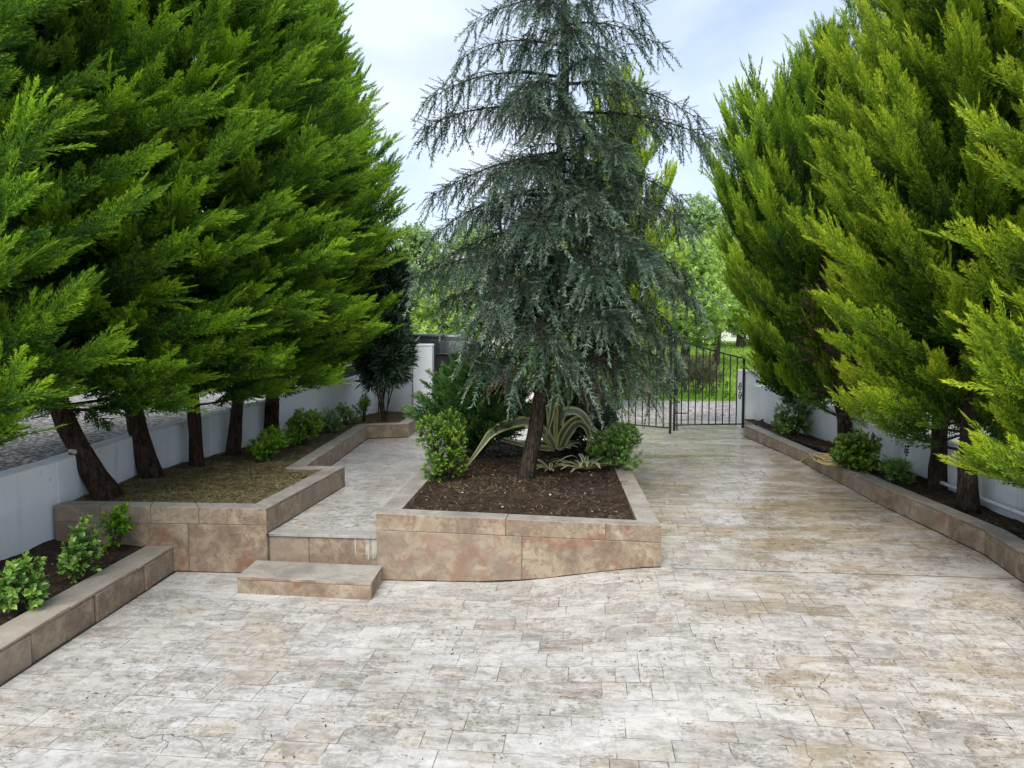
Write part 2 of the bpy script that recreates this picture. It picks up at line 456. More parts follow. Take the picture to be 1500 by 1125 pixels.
def whitewash():
    n = NT('whitewashed_render')
    X, Y, Z = n.sep(n.P)
    a = n.noise(n.P, 1.7, 4)
    b = n.noise(n.P, 18, 5, 0.65)
    dr = n.noise(n.scl(n.P, (3.2, 3.2, 0.35)), 2.2, 4, 0.6)
    c = n.mix(n.mr(a, 0.35, 0.7), (0.80, 0.83, 0.87), (0.86, 0.88, 0.91))
    c = n.mix(n.mr(dr, 0.56, 0.76, 0, 0.35), c, (0.42, 0.44, 0.44))
    c = n.mix(n.mr(n.noise(n.P, 5, 7, 0.78), 0.60, 0.70, 0, 0.55), c, (0.34, 0.33, 0.31))
    # splash dirt in a ragged band along the foot of the wall
    foot = n.mr(n.m('ADD', Z, n.m('MULTIPLY', n.noise(n.P, 9, 5, 0.7), 0.25)), 0.72, 0.82, 1, 0)
    c = n.mix(n.m('MULTIPLY', foot, 0.12), c, (0.33, 0.30, 0.25))
    return n.surf(c, 0.85, n.bump(n.m('ADD', b, n.m('MULTIPLY', a, 2)), 0.5, 0.012), 0.2)
M['white'] = whitewash()
def plain(name, c, rough=0.5, metal=0.0, spec=0.4, coat=0.0, vary=0.2):
    n = NT(name)
    a = n.noise(n.P, 9, 4)
    cc = n.mix(n.mr(a, 0.35, 0.7), c, tuple(q * (1 - vary) for q in c))
    return n.surf(cc, n.mr(a, 0.2, 0.8, rough * 0.8, min(1, rough * 1.25)), None, spec, metal, coat)
M['lime_drip'] = plain('lime_runs', (0.40, 0.39, 0.35), 0.8, vary=.5)
M['joint'] = plain('dark_joint_shade', (0.035, 0.028, 0.022), 0.9)  # joint colour that also paints contact shade at the stone feet
M['iron'] = plain('black_iron', (0.012, 0.012, 0.013), 0.45, 0.0, 0.5)
M['iron_sheet'] = plain('black_sheet_metal', (0.016, 0.014, 0.018), 0.4)
M['silver'] = plain('pale_scroll', (0.45, 0.42, 0.38), 0.5)
M['hose'] = plain('yellow_hose', (0.52, 0.40, 0.16), 0.45)
M['pipe'] = plain('black_pipe', (0.015, 0.015, 0.016), 0.4)
M['house'] = plain('house_render', (0.72, 0.69, 0.64), 0.9)
M['tile'] = plain('terracotta', (0.45, 0.16, 0.085), 0.8, vary=0.45)
M['glass'] = plain('dark_glass', (0.03, 0.035, 0.04), 0.08, 0, 0.6)
M['carpaint'] = plain('black_car_paint', (0.012, 0.013, 0.016), 0.22, 0, 0.5, 1.0)
M['tyre'] = plain('tyre_rubber', (0.02, 0.02, 0.02), 0.8)
M['rim'] = plain('wheel_rim', (0.4, 0.4, 0.42), 0.35, 0.8)
M['lamp'] = plain('lamp_glass', (0.5, 0.5, 0.5), 0.15)
M['cut'] = plain('fresh_cut_wood', (0.62, 0.55, 0.44), 0.8)

# agave: yellow margins and dark centre stripe from the cross coordinate
def agave_mat():
    n = NT('variegated_agave')
    c_ = n.attr('tip'); r = n.attr('rnd')
    j = n.m('MULTIPLY', n.m('SUBTRACT', n.noise(n.P, 30, 3), 0.5), 0.12)
    f = n.m('ADD', c_, j)
    green = n.mix(r, (0.075, 0.125, 0.065), (0.24, 0.30, 0.25))
    c = n.mix(n.mr(f, 0.48, 0.60), green, (0.68, 0.62, 0.24))
    return n.leafsurf(c, 0.15, 0.4, 0.4)
M['agave'] = agave_mat()

# ------------------------------------------------------------------ ground levels
def smooth(a, b, x):
    t = min(1, max(0, (x - a) / (b - a)))
    return t * t * (3 - 2 * t)
YF = 6.56                         # the row line Y + 0.1 X on which the planters' fronts stand
ZP = 0.37                         # level of the raised path
ZT = 0.608                        # level of the bed copings
def zpat(x, y):
    yp = y + 0.1 * x
    side = smooth(-0.3, 1.4, x)
    if yp < YF:
        return 0.165 * side * smooth(3.6, YF, yp) ** 0.9
    return (0.165 + (ZP - 0.165) * min(1, (yp - YF) / (11.1 - YF))) * side

def grid(name, x0, x1, y0, y1, nx, ny, zf, keep, mat, kind='structure', parent=None):
    xs = np.linspace(x0, x1, nx + 1); ys = np.linspace(y0, y1, ny + 1)
    V = [(x, y, zf(x, y)) for y in ys for x in xs]
    Fc = []
    for j in range(ny):
        for i in range(nx):
            cx, cy = (xs[i] + xs[i + 1]) / 2, (ys[j] + ys[j + 1]) / 2
            if keep(cx, cy):
                a = j * (nx + 1) + i
                Fc.append((a, a + 1, a + nx + 2, a + nx + 1))
    used = sorted({q for f in Fc for q in f}); mp = {q: i for i, q in enumerate(used)}
    o = mesh_np(name, np.array([V[q] for q in used]), np.array([[mp[q] for q in f] for f in Fc]), mat, smooth=True, parent=parent)
    if kind: o['kind'] = kind
    return o

# left wall line (outer face towards the garden), as x for a given y
WL = [(-4.85, 1.0), (-4.42, 6.2), (-4.29, 7.0), (-4.25, 8.6), (-3.97, 9.8), (-3.55, 11.6), (-2.62, 15.2)]
def wl(y):
    for (xa, ya), (xb, yb) in zip(WL, WL[1:]):
        if y <= yb: return xa + (xb - xa) * (y - ya) / (yb - ya)
    return WL[-1][0]
def wr(y):
    return 4.86 if y < 9 else 4.86 - (y - 9) * 0.055

grid('patio', -4.9, 5.0, -2.0, 11.08, 66, 88, zpat,
     lambda x, y: (y + 0.1 * x < YF + 0.12 and x > -3.35) or (x > 1.0 and x < 4.5), M['paving'])
grid('path', -2.75, -0.95, 6.62, 11.1, 12, 30, lambda x, y: ZP, lambda x, y: y + 0.1 * x > YF + 0.03, M['path'])
grid('yard', -2.75, 4.55, 11.05, 15.3, 24, 16, lambda x, y: ZP - 0.004, lambda x, y: True, M['path'])

grid('ground', -400, 400, -60, 900, 8, 8, lambda x, y: -0.4, lambda x, y: True, M['ground'])
def zroad(x, y): return 0.345 + 0.02 * mnoise.noise((x * .8, y * .8, 0))
grid('road', -2.5, 40, 15.3, 19.9, 60, 14, zroad, lambda x, y: True, M['road'])
def zfield(x, y):
    return 0.34 + 0.95 * smooth(19.5, 48, y) + 0.10 * mnoise.noise((x * .3, y * .3, 3)) + 0.004 * max(0, y - 48)
grid('field', -60, 120, 19.7, 260, 90, 90, zfield, lambda x, y: True, M['field'])
# gravel lot beyond the left wall
def zlot(x, y): return 0.93 + 0.035 * min(25, max(0, -4.8 - x)) + 0.02 * mnoise.noise((x, y, 5)) - 0.55 * smooth(13, 17, y) * smooth(-12, -3, x)
def lot():
    ys = np.linspace(-3, 48, 60); nx = 24; V = []; Fc = []
    for y in ys:
        xr = wl(y) - 0.12 if y < 15.2 else -2.4
        for i in range(nx + 1):
            x = xr - 60 * (i / nx) ** 1.8
            V.append((x, y, zlot(x, y)))
    for j in range(59):
        for i in range(nx):
            a = j * (nx + 1) + i
            Fc.append((a, a + nx + 1, a + nx + 2, a + 1))
    o = mesh_np('gravel_lot', np.array(V), np.array(Fc), M['gravel'], smooth=True); o['kind'] = 'structure'
lot()
grid('verge', 4.9, 40, -3, 15.3, 24, 20, lambda x, y: 0.62 if y < 13 else 0.62 - 0.27 * smooth(13, 15.3, y), lambda x, y: True, M['concrete'])

# ------------------------------------------------------------------ stone walls and kerbs
def offset_poly(pts, w):
    """inner line w to the left of the travel direction, mitred"""
    out = []
    P = [Vector((p[0], p[1])) for p in pts]
    closed = (P[0] - P[-1]).length < 1e-6
    for i, p in enumerate(P):
        ds = []
        if i > 0: ds.append((p - P[i - 1]).normalized())
        elif closed: ds.append((p - P[-2]).normalized())
        if i < len(P) - 1: ds.append((P[i + 1] - p).normalized())
        elif closed: ds.append((P[1] - p).normalized())
        ns = [Vector((-d.y, d.x)) for d in ds]
        if len(ns) == 2:
            b = (ns[0] + ns[1]).normalized()
            out.append(p + b * (w / max(0.35, b.dot(ns[0]))))
        else:
            out.append(p + ns[0] * w)
    return out

def stone_wall(pts, zb, zt, w, slab, band=None, seed=1, gap=0.0025, jit=0.0, parent=None, names=('wall', 'coping')):
    """pts outer line; wall thickness w to the left. band: height of the coping course."""
    rng = random.Random(seed)
    inn = offset_poly(pts, w)
    low, top, core = MB(), MB(), MB()
    for i in range(len(pts) - 1):
        a, b = Vector(pts[i][:2]), Vector(pts[i + 1][:2]); ai, bi = inn[i], inn[i + 1]
        L = (b - a).length
        def q(s, t, z):
            o = a.lerp(b, s); n_ = ai.lerp(bi, s); p = o.lerp(n_, t)
            return (p.x, p.y, z)
        zB = lambda s: zb[i] + (zb[i + 1] - zb[i]) * s
        zT = lambda s: zt[i] + (zt[i + 1] - zt[i]) * s
        e = 0.006 / w
        core.hexa([q(0, e, zB(0) - .05), q(1, e, zB(1) - .05), q(1, 1 - e, zB(1) - .05), q(0, 1 - e, zB(0) - .05)],
                  [q(0, e, zT(0) - .008), q(1, e, zT(1) - .008), q(1, 1 - e, zT(1) - .008), q(0, 1 - e, zT(0) - .008)])
        def course(mb, zlo, zhi, sl, first=0.0):
            cuts = [0.0]
            x = first if first > 0 else sl * rng.uniform(.75, 1.15)
            while x < L - sl * 0.3:
                cuts.append(x / L); x += sl * rng.uniform(0.8, 1.2)
            cuts.append(1.0)
            g = gap / L
            for s0, s1 in zip(cuts, cuts[1:]):
                s0 = s0 + g if s0 > 0 else s0; s1 = s1 - g if s1 < 1 else s1
                r = rng.random()
                j0, j1, jz = -rng.random() * jit * 1.6, -rng.random() * jit * 1.6, rng.uniform(-jit, jit)
                t0, t1 = j0 / w, j1 / w
                mb.hexa([q(s0, t0, zlo(s0)), q(s1, t1, zlo(s1)), q(s1, 1, zlo(s1)), q(s0, 1, zlo(s0))],
                        [q(s0, t0, zhi(s0) + jz * .4), q(s1, t1, zhi(s1) - jz * .4), q(s1, 1, zhi(s1)), q(s0, 1, zhi(s0))], 0, 1, r)
        bnd = band[i] if isinstance(band, list) else band
        if bnd:
            course(low, lambda s: zB(s) - .05, lambda s: zT(s) - bnd - .003, slab)
            course(top, lambda s: zT(s) - bnd, zT, slab * .8)
        else:
            course(low, lambda s: zB(s) - .05, lambda s: zT(s) - .028, slab)
            course(top, lambda s: zT(s) - .025, zT, slab * 1.2)
    low.build(names[0], [M['trav'], M['cope']], parent, bevel=0.004)
    top.build(names[1], [M['trav'], M['cope']], parent, bevel=0.006, seg=2)
    core.build('mortar', M['grout'], parent)

def pz(px, py, z): return at_z(px, py, z)[:2]

# central planter
PFL = pz(551, 752, ZT)                       # front left top corner
PFR = (1.30, YF - 0.13)                      # front right
PBR, PBL = (1.52, 11.0), (-0.90, 11.0)
pl = empty('raised_planter', (0.2, 8.5, 0.2), 'large raised stone planter with tan facing slabs around the leaning cedar', 'planter')
zr = zpat(PFR[0] + .1, PFR[1])
stone_wall([PFL, PFR, PBR, PBL, PFL], [0, zr - .01, ZP, ZP, ZP - .37], [ZT, 0.535, ZT, ZT, ZT], 0.19, 1.30, 0.15, 5, parent=pl)
# low bed and high bed along the left wall
P1 = pz(390, 745, ZT); P0 = pz(79, 740, ZT)
P2 = pz(505, 683, ZT); P3 = pz(447, 682, ZT); P4 = pz(538, 622.5, ZT); P5 = pz(598, 620.5, ZT); P6 = pz(622, 604, ZT)
hb = empty('raised_bed', (-3.2, 8.5, 0.3), 'stepped tan stone bed border beside the white wall, left of the path', 'garden bed')
stone_wall([P0, P1, P2, P3, P4, P5, P6], [0, 0] + [ZP] * 5, [ZT] * 7, 0.19, 0.68, [.155] + [None] * 5, 9, parent=hb)
lb = empty('low_kerb', (-3.2, 5.0, 0), 'cracked low stone kerb in front of the young shrubs, bottom left', 'kerb')
k0, k1 = pz(0, 1003, 0), pz(254, 838, 0)
dk = (Vector(k0) - Vector(k1)).normalized()
stone_wall([tuple(Vector(k0) + dk * 3.2), k1], [0, 0], [0.225, 0.245], 0.25, 0.66, None, 17, 0.006, 0.012, parent=lb)
# right kerb
rk = empty('side_kerb', (4.3, 9.0, 0.2), 'long tan stone kerb along the right edge of the driveway', 'kerb')
K = [(3.2, 3.9), pz(1500, 866, 0.10), pz(1441, 816, 0.17), pz(1283, 737, 0.265), pz(1089, 639, ZP)]
Kz = [zpat(*k) for k in K]
stone_wall(K[::-1], Kz[::-1], [z + h for z, h in zip(Kz, (.25, .245, .235, .225, .205))][::-1], 0.18 * 1.0, 0.7, None, 23, parent=rk) if False else None
def rev_wall():
    # travel from near to far with the wall on the right-hand side: mirror by negative width
    pts = K
    inn = offset_poly(pts, -0.18)
    rng = random.Random(23)
    low, top, core = MB(), MB(), MB()
    hs = (.25, .245, .235, .225, .205)
    for i in range(len(pts) - 1):
        a, b = Vector(pts[i]), Vector(pts[i + 1]); ai, bi = inn[i], inn[i + 1]; L = (b - a).length
        zB = lambda s: Kz[i] + (Kz[i + 1] - Kz[i]) * s
        zT = lambda s: zB(s) + hs[i] + (hs[i + 1] - hs[i]) * s
        def q(s, t, z):
            p = a.lerp(b, s).lerp(ai.lerp(bi, s), t); return (p.x, p.y, z)
        def hx(mb, s0, s1, t0, t1, z0, z1, r=.5):
            mb.hexa([q(s0, t1, z0(s0)), q(s1, t1, z0(s1)), q(s1, t0, z0(s1)), q(s0, t0, z0(s0))],
                    [q(s0, t1, z1(s0)), q(s1, t1, z1(s1)), q(s1, t0, z1(s1)), q(s0, t0, z1(s0))], 0, 1, r)
        hx(core, 0, 1, .04, .96, lambda s: zB(s) - .06, lambda s: zT(s) - .008)
        cuts = [0]; x = .5
        while x < L - .25: cuts.append(x / L); x += rng.uniform(.55, .95)
        cuts.append(1); g = .002 / L
        for s0, s1 in zip(cuts, cuts[1:]):
            s0 = s0 + g if s0 else s0; s1 = s1 - g if s1 < 1 else s1
            hx(low, s0, s1, 0, 1, lambda s: zB(s) - .06, lambda s: zT(s) - .026, rng.random())
            hx(top, s0, s1, 0, 1, lambda s: zT(s) - .024, zT, rng.random())
    low.build('wall', [M['trav'], M['cope']], rk, bevel=.004)
    top.build('coping', [M['trav'], M['cope']], rk, bevel=.006, seg=2)
    core.build('mortar', M['grout'], rk)
rev_wall()

def base_joint_shade(a, b, zf, parent, off, h=.009, n=14):  # dark foot strip: painted contact shade, and the crack line under the planter front
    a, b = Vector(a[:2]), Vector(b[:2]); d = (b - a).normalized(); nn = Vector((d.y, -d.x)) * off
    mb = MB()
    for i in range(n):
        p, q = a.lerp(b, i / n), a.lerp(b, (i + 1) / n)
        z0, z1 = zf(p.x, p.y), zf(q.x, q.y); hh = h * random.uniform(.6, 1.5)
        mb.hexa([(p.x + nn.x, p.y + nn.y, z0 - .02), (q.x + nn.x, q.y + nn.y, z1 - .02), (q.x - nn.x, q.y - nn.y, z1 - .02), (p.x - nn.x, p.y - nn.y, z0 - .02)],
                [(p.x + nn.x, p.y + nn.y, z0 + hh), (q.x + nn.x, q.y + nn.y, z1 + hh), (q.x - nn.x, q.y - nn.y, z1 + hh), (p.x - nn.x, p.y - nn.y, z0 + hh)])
    mb.build('base_joint_shade', M['joint'], parent)
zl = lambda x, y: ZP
base_joint_shade(PFL, PFR, zpat, pl, .003)
base_joint_shade(P0, P1, zpat, hb, .003); base_joint_shade(P1, P2, zl, hb, .003); base_joint_shade(P3, P4, zl, hb, .003); base_joint_shade(P4, P5, zl, hb, .003)
base_joint_shade(tuple(Vector(k0) + dk * 3.2), k1, zpat, lb, .024)
for a_, b_ in zip(K, K[1:]): base_joint_shade(a_, b_, zpat, rk, .003)

# step block and the riser of the path
st = empty('stone_step', (-1.75, 6.4, 0), 'single loose stone step below the raised path', 'step')
mb = MB()
bl, br, tr_, tl = pz(348, 869, 0), pz(544, 879, 0), pz(560, 852.5, 0), None
tl = (bl[0] + tr_[0] - br[0], bl[1] + tr_[1] - br[1])
q4 = [bl, br, tr_, tl]
mb.hexa([(x, y, -.03) for x, y in q4], [(x, y, .118) for x, y in q4], 0, 0, .35)
mb.build('block', [M['trav'], M['cope']], st, bevel=.005)
mb = MB()
cxm = sum(p[0] for p in q4) / 4; cym = sum(p[1] for p in q4) / 4
e4 = [(cxm + (x - cxm) * 1.006, cym + (y - cym) * 1.012) for x, y in q4]
mb.hexa([(x, y, .120) for x, y in e4], [(x, y, .147) for x, y in e4], 0, 1, .2)
mb.build('tread', [M['trav'], M['cope']], st, bevel=.004, seg=2)
rs = empty('step_riser', (-1.7, 6.8, .1), 'two tan slabs with white drips facing the path edge above the step', 'riser')
mb = MB()
def fy(x): return YF - 0.1 * x
xa, xm, xb = P1[0] + .004, P1[0] + .38, PFL[0] - .004
for (x0, x1, r) in ((xa, xm - .002, .9), (xm + .002, xb, .3)):
    mb.hexa([(x0, fy(x0) + .02, 0), (x1, fy(x1) + .02, 0), (x1, fy(x1) + .12, 0), (x0, fy(x0) + .12, 0)],
            [(x0, fy(x0) + .02, ZP - .028), (x1, fy(x1) + .02, ZP - .028), (x1, fy(x1) + .12, ZP - .028), (x0, fy(x0) + .12, ZP - .028)], 0, 0, r)
mb.build('facing', [M['trav'], M['cope']], rs, bevel=.003)
mb = MB()
mb.hexa([(xa, fy(xa) + .0, ZP - .025), (xb, fy(xb), ZP - .025), (xb, fy(xb) + .16, ZP - .025), (xa, fy(xa) + .16, ZP - .025)],
        [(xa, fy(xa) + .0, ZP + .003), (xb, fy(xb), ZP + .003), (xb, fy(xb) + .16, ZP + .003), (xa, fy(xa) + .16, ZP + .003)], 0, 0)
mb.build('nosing', M['concrete'], rs, bevel=.004, seg=2)
rngd = random.Random(3)
for k in range(9):
    x = xb - .02 - .26 * rngd.random() ** 1.6; w_ = rngd.uniform(.004, .012); l_ = rngd.uniform(.06, .20)
    if k < 2: x = xb - .05 - .045 * k; w_ = .011; l_ = .195
    y = fy(x) + .0165
    mb = MB()
    mb.hexa([(x - w_ * .6, y, ZP - .026 - l_), (x + w_ * .6, y, ZP - .026 - l_), (x + w_ * .6, y + .004, ZP - .026 - l_), (x - w_ * .6, y + .004, ZP - .026 - l_)],
            [(x - w_, y, ZP - .026), (x + w_, y, ZP - .026), (x + w_, y + .004, ZP - .026), (x - w_, y + .004, ZP - .026)])
    mb.build('lime_run', M['lime_drip'], rs)

# ------------------------------------------------------------------ soil beds
def soil_patch(name, poly, z, mat, amp=.03, step=.12, seed=0, slope=None):
    xs = [p[0] for p in poly]; ys = [p[1] for p in poly]
    def inside(x, y):
        c = False; n = len(poly)
        for i in range(n):
            x1, y1 = poly[i]; x2, y2 = poly[(i + 1) % n]
            if (y1 > y) != (y2 > y) and x < (x2 - x1) * (y - y1) / (y2 - y1) + x1: c = not c
        return c
    zf = lambda x, y: (slope(x, y) if slope else z) + amp * mnoise.fractal((x * 2.6 + seed, y * 2.6, seed), 1.0, 2.0, 4)
    o = grid(name, min(xs), max(xs), min(ys), max(ys), max(4, int((max(xs) - min(xs)) / step)), max(4, int((max(ys) - min(ys)) / step)), zf, inside, mat)
    return zf, inside, (min(xs), max(xs), min(ys), max(ys))
S_pl = soil_patch('planter_soil', [(PFL[0] + .12, PFL[1] + .06), (PFR[0] - .1, PFR[1] + .08), (1.4, 10.9), (-.8, 10.9)], 0.545, M['soil'], .035, .07, 1,
                  lambda x, y: 0.50 + .05 * smooth(6.6, 8.2, y) - .03 * smooth(.3, 1.3, x) * (1 - smooth(6.6, 8, y)))
S_hb = soil_patch('bed_soil', [(-4.38, P0[1] + .12), (P1[0] - .1, P1[1] + .10), (P2[0] - .1, P2[1] - .1), (P3[0] - .1, P3[1] + .0), (P4[0] - .1, P4[1]), (P5[0] - .08, P5[1] + .1), (-1.7, 15.1), (-3.0, 15.2), (-3.9, 11.6), (-4.6, 8)], 0.575, M['soil_light'], .025, .09, 4)
S_lb = soil_patch('low_bed_soil', [(-4.9, 2.2), (-3.5, 2.2), (k1[0] - .22, 6.9), (-4.4, 7.02)], 0.17, M['soil'], .03, .08, 8,
                  lambda x, y: .17 + .07 * smooth(5.4, 6.9, y) + .05 * smooth(-3.9, -4.6, x))
S_rb = soil_patch('side_bed_soil', [(4.2, 3.5), (5.0, 3.5), (5.0, 9), (4.8, 13.9), (4.25, 13.9), (4.35, 10), (4.40, 7)], 0.45, M['soil'], .025, .08, 12,
                  lambda x, y: zpat(4.4, y) + .195)

def scatter(name, patch, n, mat, size, seed, label=None, wid=.25, flat=.35, lift=.004, where=None, curl=0.0):
    rng = np.random.default_rng(seed)
    zf, ins, (x0, x1, y0, y1) = patch
    V = []; T = []; Rn = []
    while len(V) < n * 3:
        x, y = rng.uniform(x0, x1), rng.uniform(y0, y1)
        if not ins(x, y) or (where and not where(x, y, rng)): continue
        z = zf(x, y) + lift
        l = size * rng.uniform(.5, 1.5); a = rng.uniform(0, 2 * math.pi); el = rng.uniform(-.1, flat)
        d = np.array([math.cos(a) * math.cos(el), math.sin(a) * math.cos(el), math.sin(el)])
        s = np.array([-math.sin(a), math.cos(a), rng.uniform(-.5, .5)]) * l * wid * .5
        p = np.array([x, y, z + abs(el) * l * .2])
        V += [p - d * l * .5 - s, p - d * l * .5 + s, p + d * l * .5]
        r = rng.random(); T += [r] * 3; Rn += [rng.random()] * 3
    V = np.array(V)
    o = mesh_np(name, V, np.arange(len(V)).reshape(-1, 3), mat, {'tip': T, 'rnd': Rn})
    o['kind'] = 'stuff'
    return o
scatter('leaf_litter', S_pl, 9000, M['litter'], .045, 1, flat=.6)
scatter('grass_clippings', S_hb, 26000, M['clippings'], .07, 2, wid=.09, flat=.45, where=lambda x, y, r: r.random() < (1.0 if y < 9.4 else .12))
scatter('dead_leaves', S_lb, 3500, M['litter'], .04, 3, flat=.6)
scatter('side_litter', S_rb, 5000, M['litter'], .04, 4, flat=.6)
scatter('dry_grass', S_pl, 1500, M['clippings'], .07, 6, wid=.08, flat=.8, where=lambda x, y, r: y > 7.7 and x < .5)
def pebbles(name, patch, n, seed, smin=.006, smax=.02):
    rng = random.Random(seed); zf, ins, (x0, x1, y0, y1) = patch; mb = MB(); k = 0
    while k < n:
        x, y = rng.uniform(x0, x1), rng.uniform(y0, y1)
        if not ins(x, y): continue
        k += 1; s = smin + (smax - smin) * rng.random() ** 3; z = zf(x, y) + s * .4
        ring = [(x + s * math.cos(a) * rng.uniform(.7, 1.2), y + s * math.sin(a) * rng.uniform(.7, 1.2), z + rng.uniform(-.2, .2) * s) for a in [q * math.pi / 3 for q in range(6)]]
        vs = ring + [(x, y, z + s * .6), (x, y, z - s * .6)]
        mb.add(vs, [(i, (i + 1) % 6, 6) for i in range(6)] + [((i + 1) % 6, i, 7) for i in range(6)], 0, rng.random())
    o = mb.build(name, M['pebble']); o['kind'] = 'stuff'
pebbles('pebbles', S_pl, 90, 5)
pebbles('bed_pebbles', S_lb, 60, 6)

S_pat = (zpat, lambda x, y: (y + .1 * x < YF - .05 and -3.0 < x < 4.0) or (1.4 < x < 4.1 and y < 13), (-3.0, 4.1, 2.2, 13))
scatter('fallen_needles', S_pat, 900, M['litter'], .022, 21, wid=.3, flat=.3, where=lambda x, y, r: mnoise.noise((x * .9, y * .9, 2)) > -.05)

# ------------------------------------------------------------------ white walls, pillars
def ribbon_wall(line, zb, zt, th, side=1):
    """line of the garden face; thickness th away from the garden"""
    mb = MB(); inn = offset_poly(line, th * side)
    n = 6
    for i in range(len(line) - 1):
        a, b = Vector(line[i]), Vector(line[i + 1]); ai, bi = inn[i], inn[i + 1]
        c = [a, b, bi, ai]
        if side < 0: c = [ai, bi, b, a]; zz = [(zb[i], zt[i]), (zb[i + 1], zt[i + 1]), (zb[i + 1], zt[i + 1]), (zb[i], zt[i])]
        else: zz = [(zb[i], zt[i]), (zb[i + 1], zt[i + 1]), (zb[i + 1], zt[i + 1]), (zb[i], zt[i])]
        mb.hexa([(p.x, p.y, z[0]) for p, z in zip(c, zz)], [(p.x, p.y, z[1]) for p, z in zip(c, zz)])
    return mb
lw = ribbon_wall(WL, [-.2] * 7, [.95, .97, 1.0, 1.05, 1.10, 1.18, 1.40], .2, 1)
o = lw.build('boundary_wall', M['white'], bevel=.015, seg=2)
tag(o, 'low whitewashed wall behind the leaning trunks on the left', 'wall')
RW = [(4.86, 2.0), (4.86, 9.0), (4.70, 11.9), (4.50, 13.95)]
rw = ribbon_wall(RW, [0, 0, 0, 0], [.86, .98, 1.08, 1.20], .18, -1)
o = empty('boundary_wall', (4.86, 8, 0), 'low whitewashed wall behind the golden green trees on the right', 'wall')
rw.build('wall', M['white'], o, bevel=.015, seg=2)
for (y, h) in ((9.4, 1.03), (7.75, .93), (6.2, .9)):
    mb = MB(); mb.box((wr(y) - .035, y, .45 + (h - .45) / 2), (.07, .22, h - .45)); mb.build('pilaster', M['white'], o, bevel=.008)
mb = MB(); mb.tube([(4.79, 4.0, .47), (4.79, 7.6, .52), (4.77, 9.2, .56)], .022, 8); mb.build('base_pipe', M['white'], o, smooth=True)
def pillar(px0, px1, y, ztop, label, dep=.38):
    x0 = at_y(px0, 560, y)[0]; x1 = at_y(px1, 560, y)[0]
    e = empty('gate_pillar', ((x0 + x1) / 2, y, ZP), label, 'pillar', 'white gate pillars')
    mb = MB(); mb.box(((x0 + x1) / 2, y + dep / 2, (ztop + .3) / 2), (x1 - x0, dep, ztop - .3)); mb.build('shaft', M['white'], e, bevel=.012, seg=2)
    mb = MB(); mb.box(((x0 + x1) / 2, y + dep / 2, ztop + .022), (x1 - x0 + .02, dep + .02, .04)); mb.build('cap', M['white'], e, bevel=.01, seg=2)
    return (x0, x1)
pillar(605, 633, 14.75, 1.90, 'tall white gate pillar at the end of the left bed')
pillar(703, 727, 14.75, 1.80, 'white gate pillar hidden behind the cedar, beside the dark sheet gate')
pillar(846, 871, 14.3, 1.55, 'white gate pillar behind the agave at the left end of the driveway gate')
gp = pillar(1091, 1112, 13.95, 1.42, 'short white gate pillar at the right end of the driveway gate', .5)
mb = MB()
xa_ = at_y(727, 560, 14.75)[0]; xb_ = at_y(846, 560, 14.3)[0]
mb.hexa([(xa_, 14.85, .2), (xb_, 14.45, .2), (xb_, 14.63, .2), (xa_, 15.03, .2)], [(xa_, 14.85, 1.1), (xb_, 14.45, 1.1), (xb_, 14.63, 1.1), (xa_, 15.03, 1.1)])
tag(mb.build('boundary_wall', M['white'], bevel=.012), 'short white front wall linking two gate pillars behind the cedar', 'wall')
mb = MB()
xl = at_y(604, 560, 14.95)[0]
mb.hexa([(-2.80, 15.22, .2), (xl, 14.92, .2), (xl, 15.1, .2), (-2.8, 15.4, .2)], [(-2.8, 15.22, 1.5), (xl, 14.92, 1.5), (xl, 15.1, 1.5), (-2.8, 15.4, 1.5)])
tag(mb.build('boundary_wall', M['white'], bevel=.012), 'white front wall between oleander and the tall gate pillar', 'wall')

# ------------------------------------------------------------------ gates
def scroll_pts(cx, cz, w, h, turns=1.25, n=14):
    pts = []
    r0 = h * .25
    for s in (1, -1):
        seg = []
        for i in range(n + 1):
            t = i / n
            a = math.pi * .5 + (-math.pi * .5 - t * turns * 2 * math.pi)
            r = r0 * (1 - .78 * t)
            seg.append((s * (r0 * 0 + r * math.cos(a) * w / (h * .5)), s * (r0 + r * math.sin(a) - 2 * r0 * 0)))
        pts.append(seg)
    a = [(cx + x, cz + z - 0) for x, z in pts[0]][::-1]
    b = [(cx + x, cz + z) for x, z in pts[1]]
    return a, b

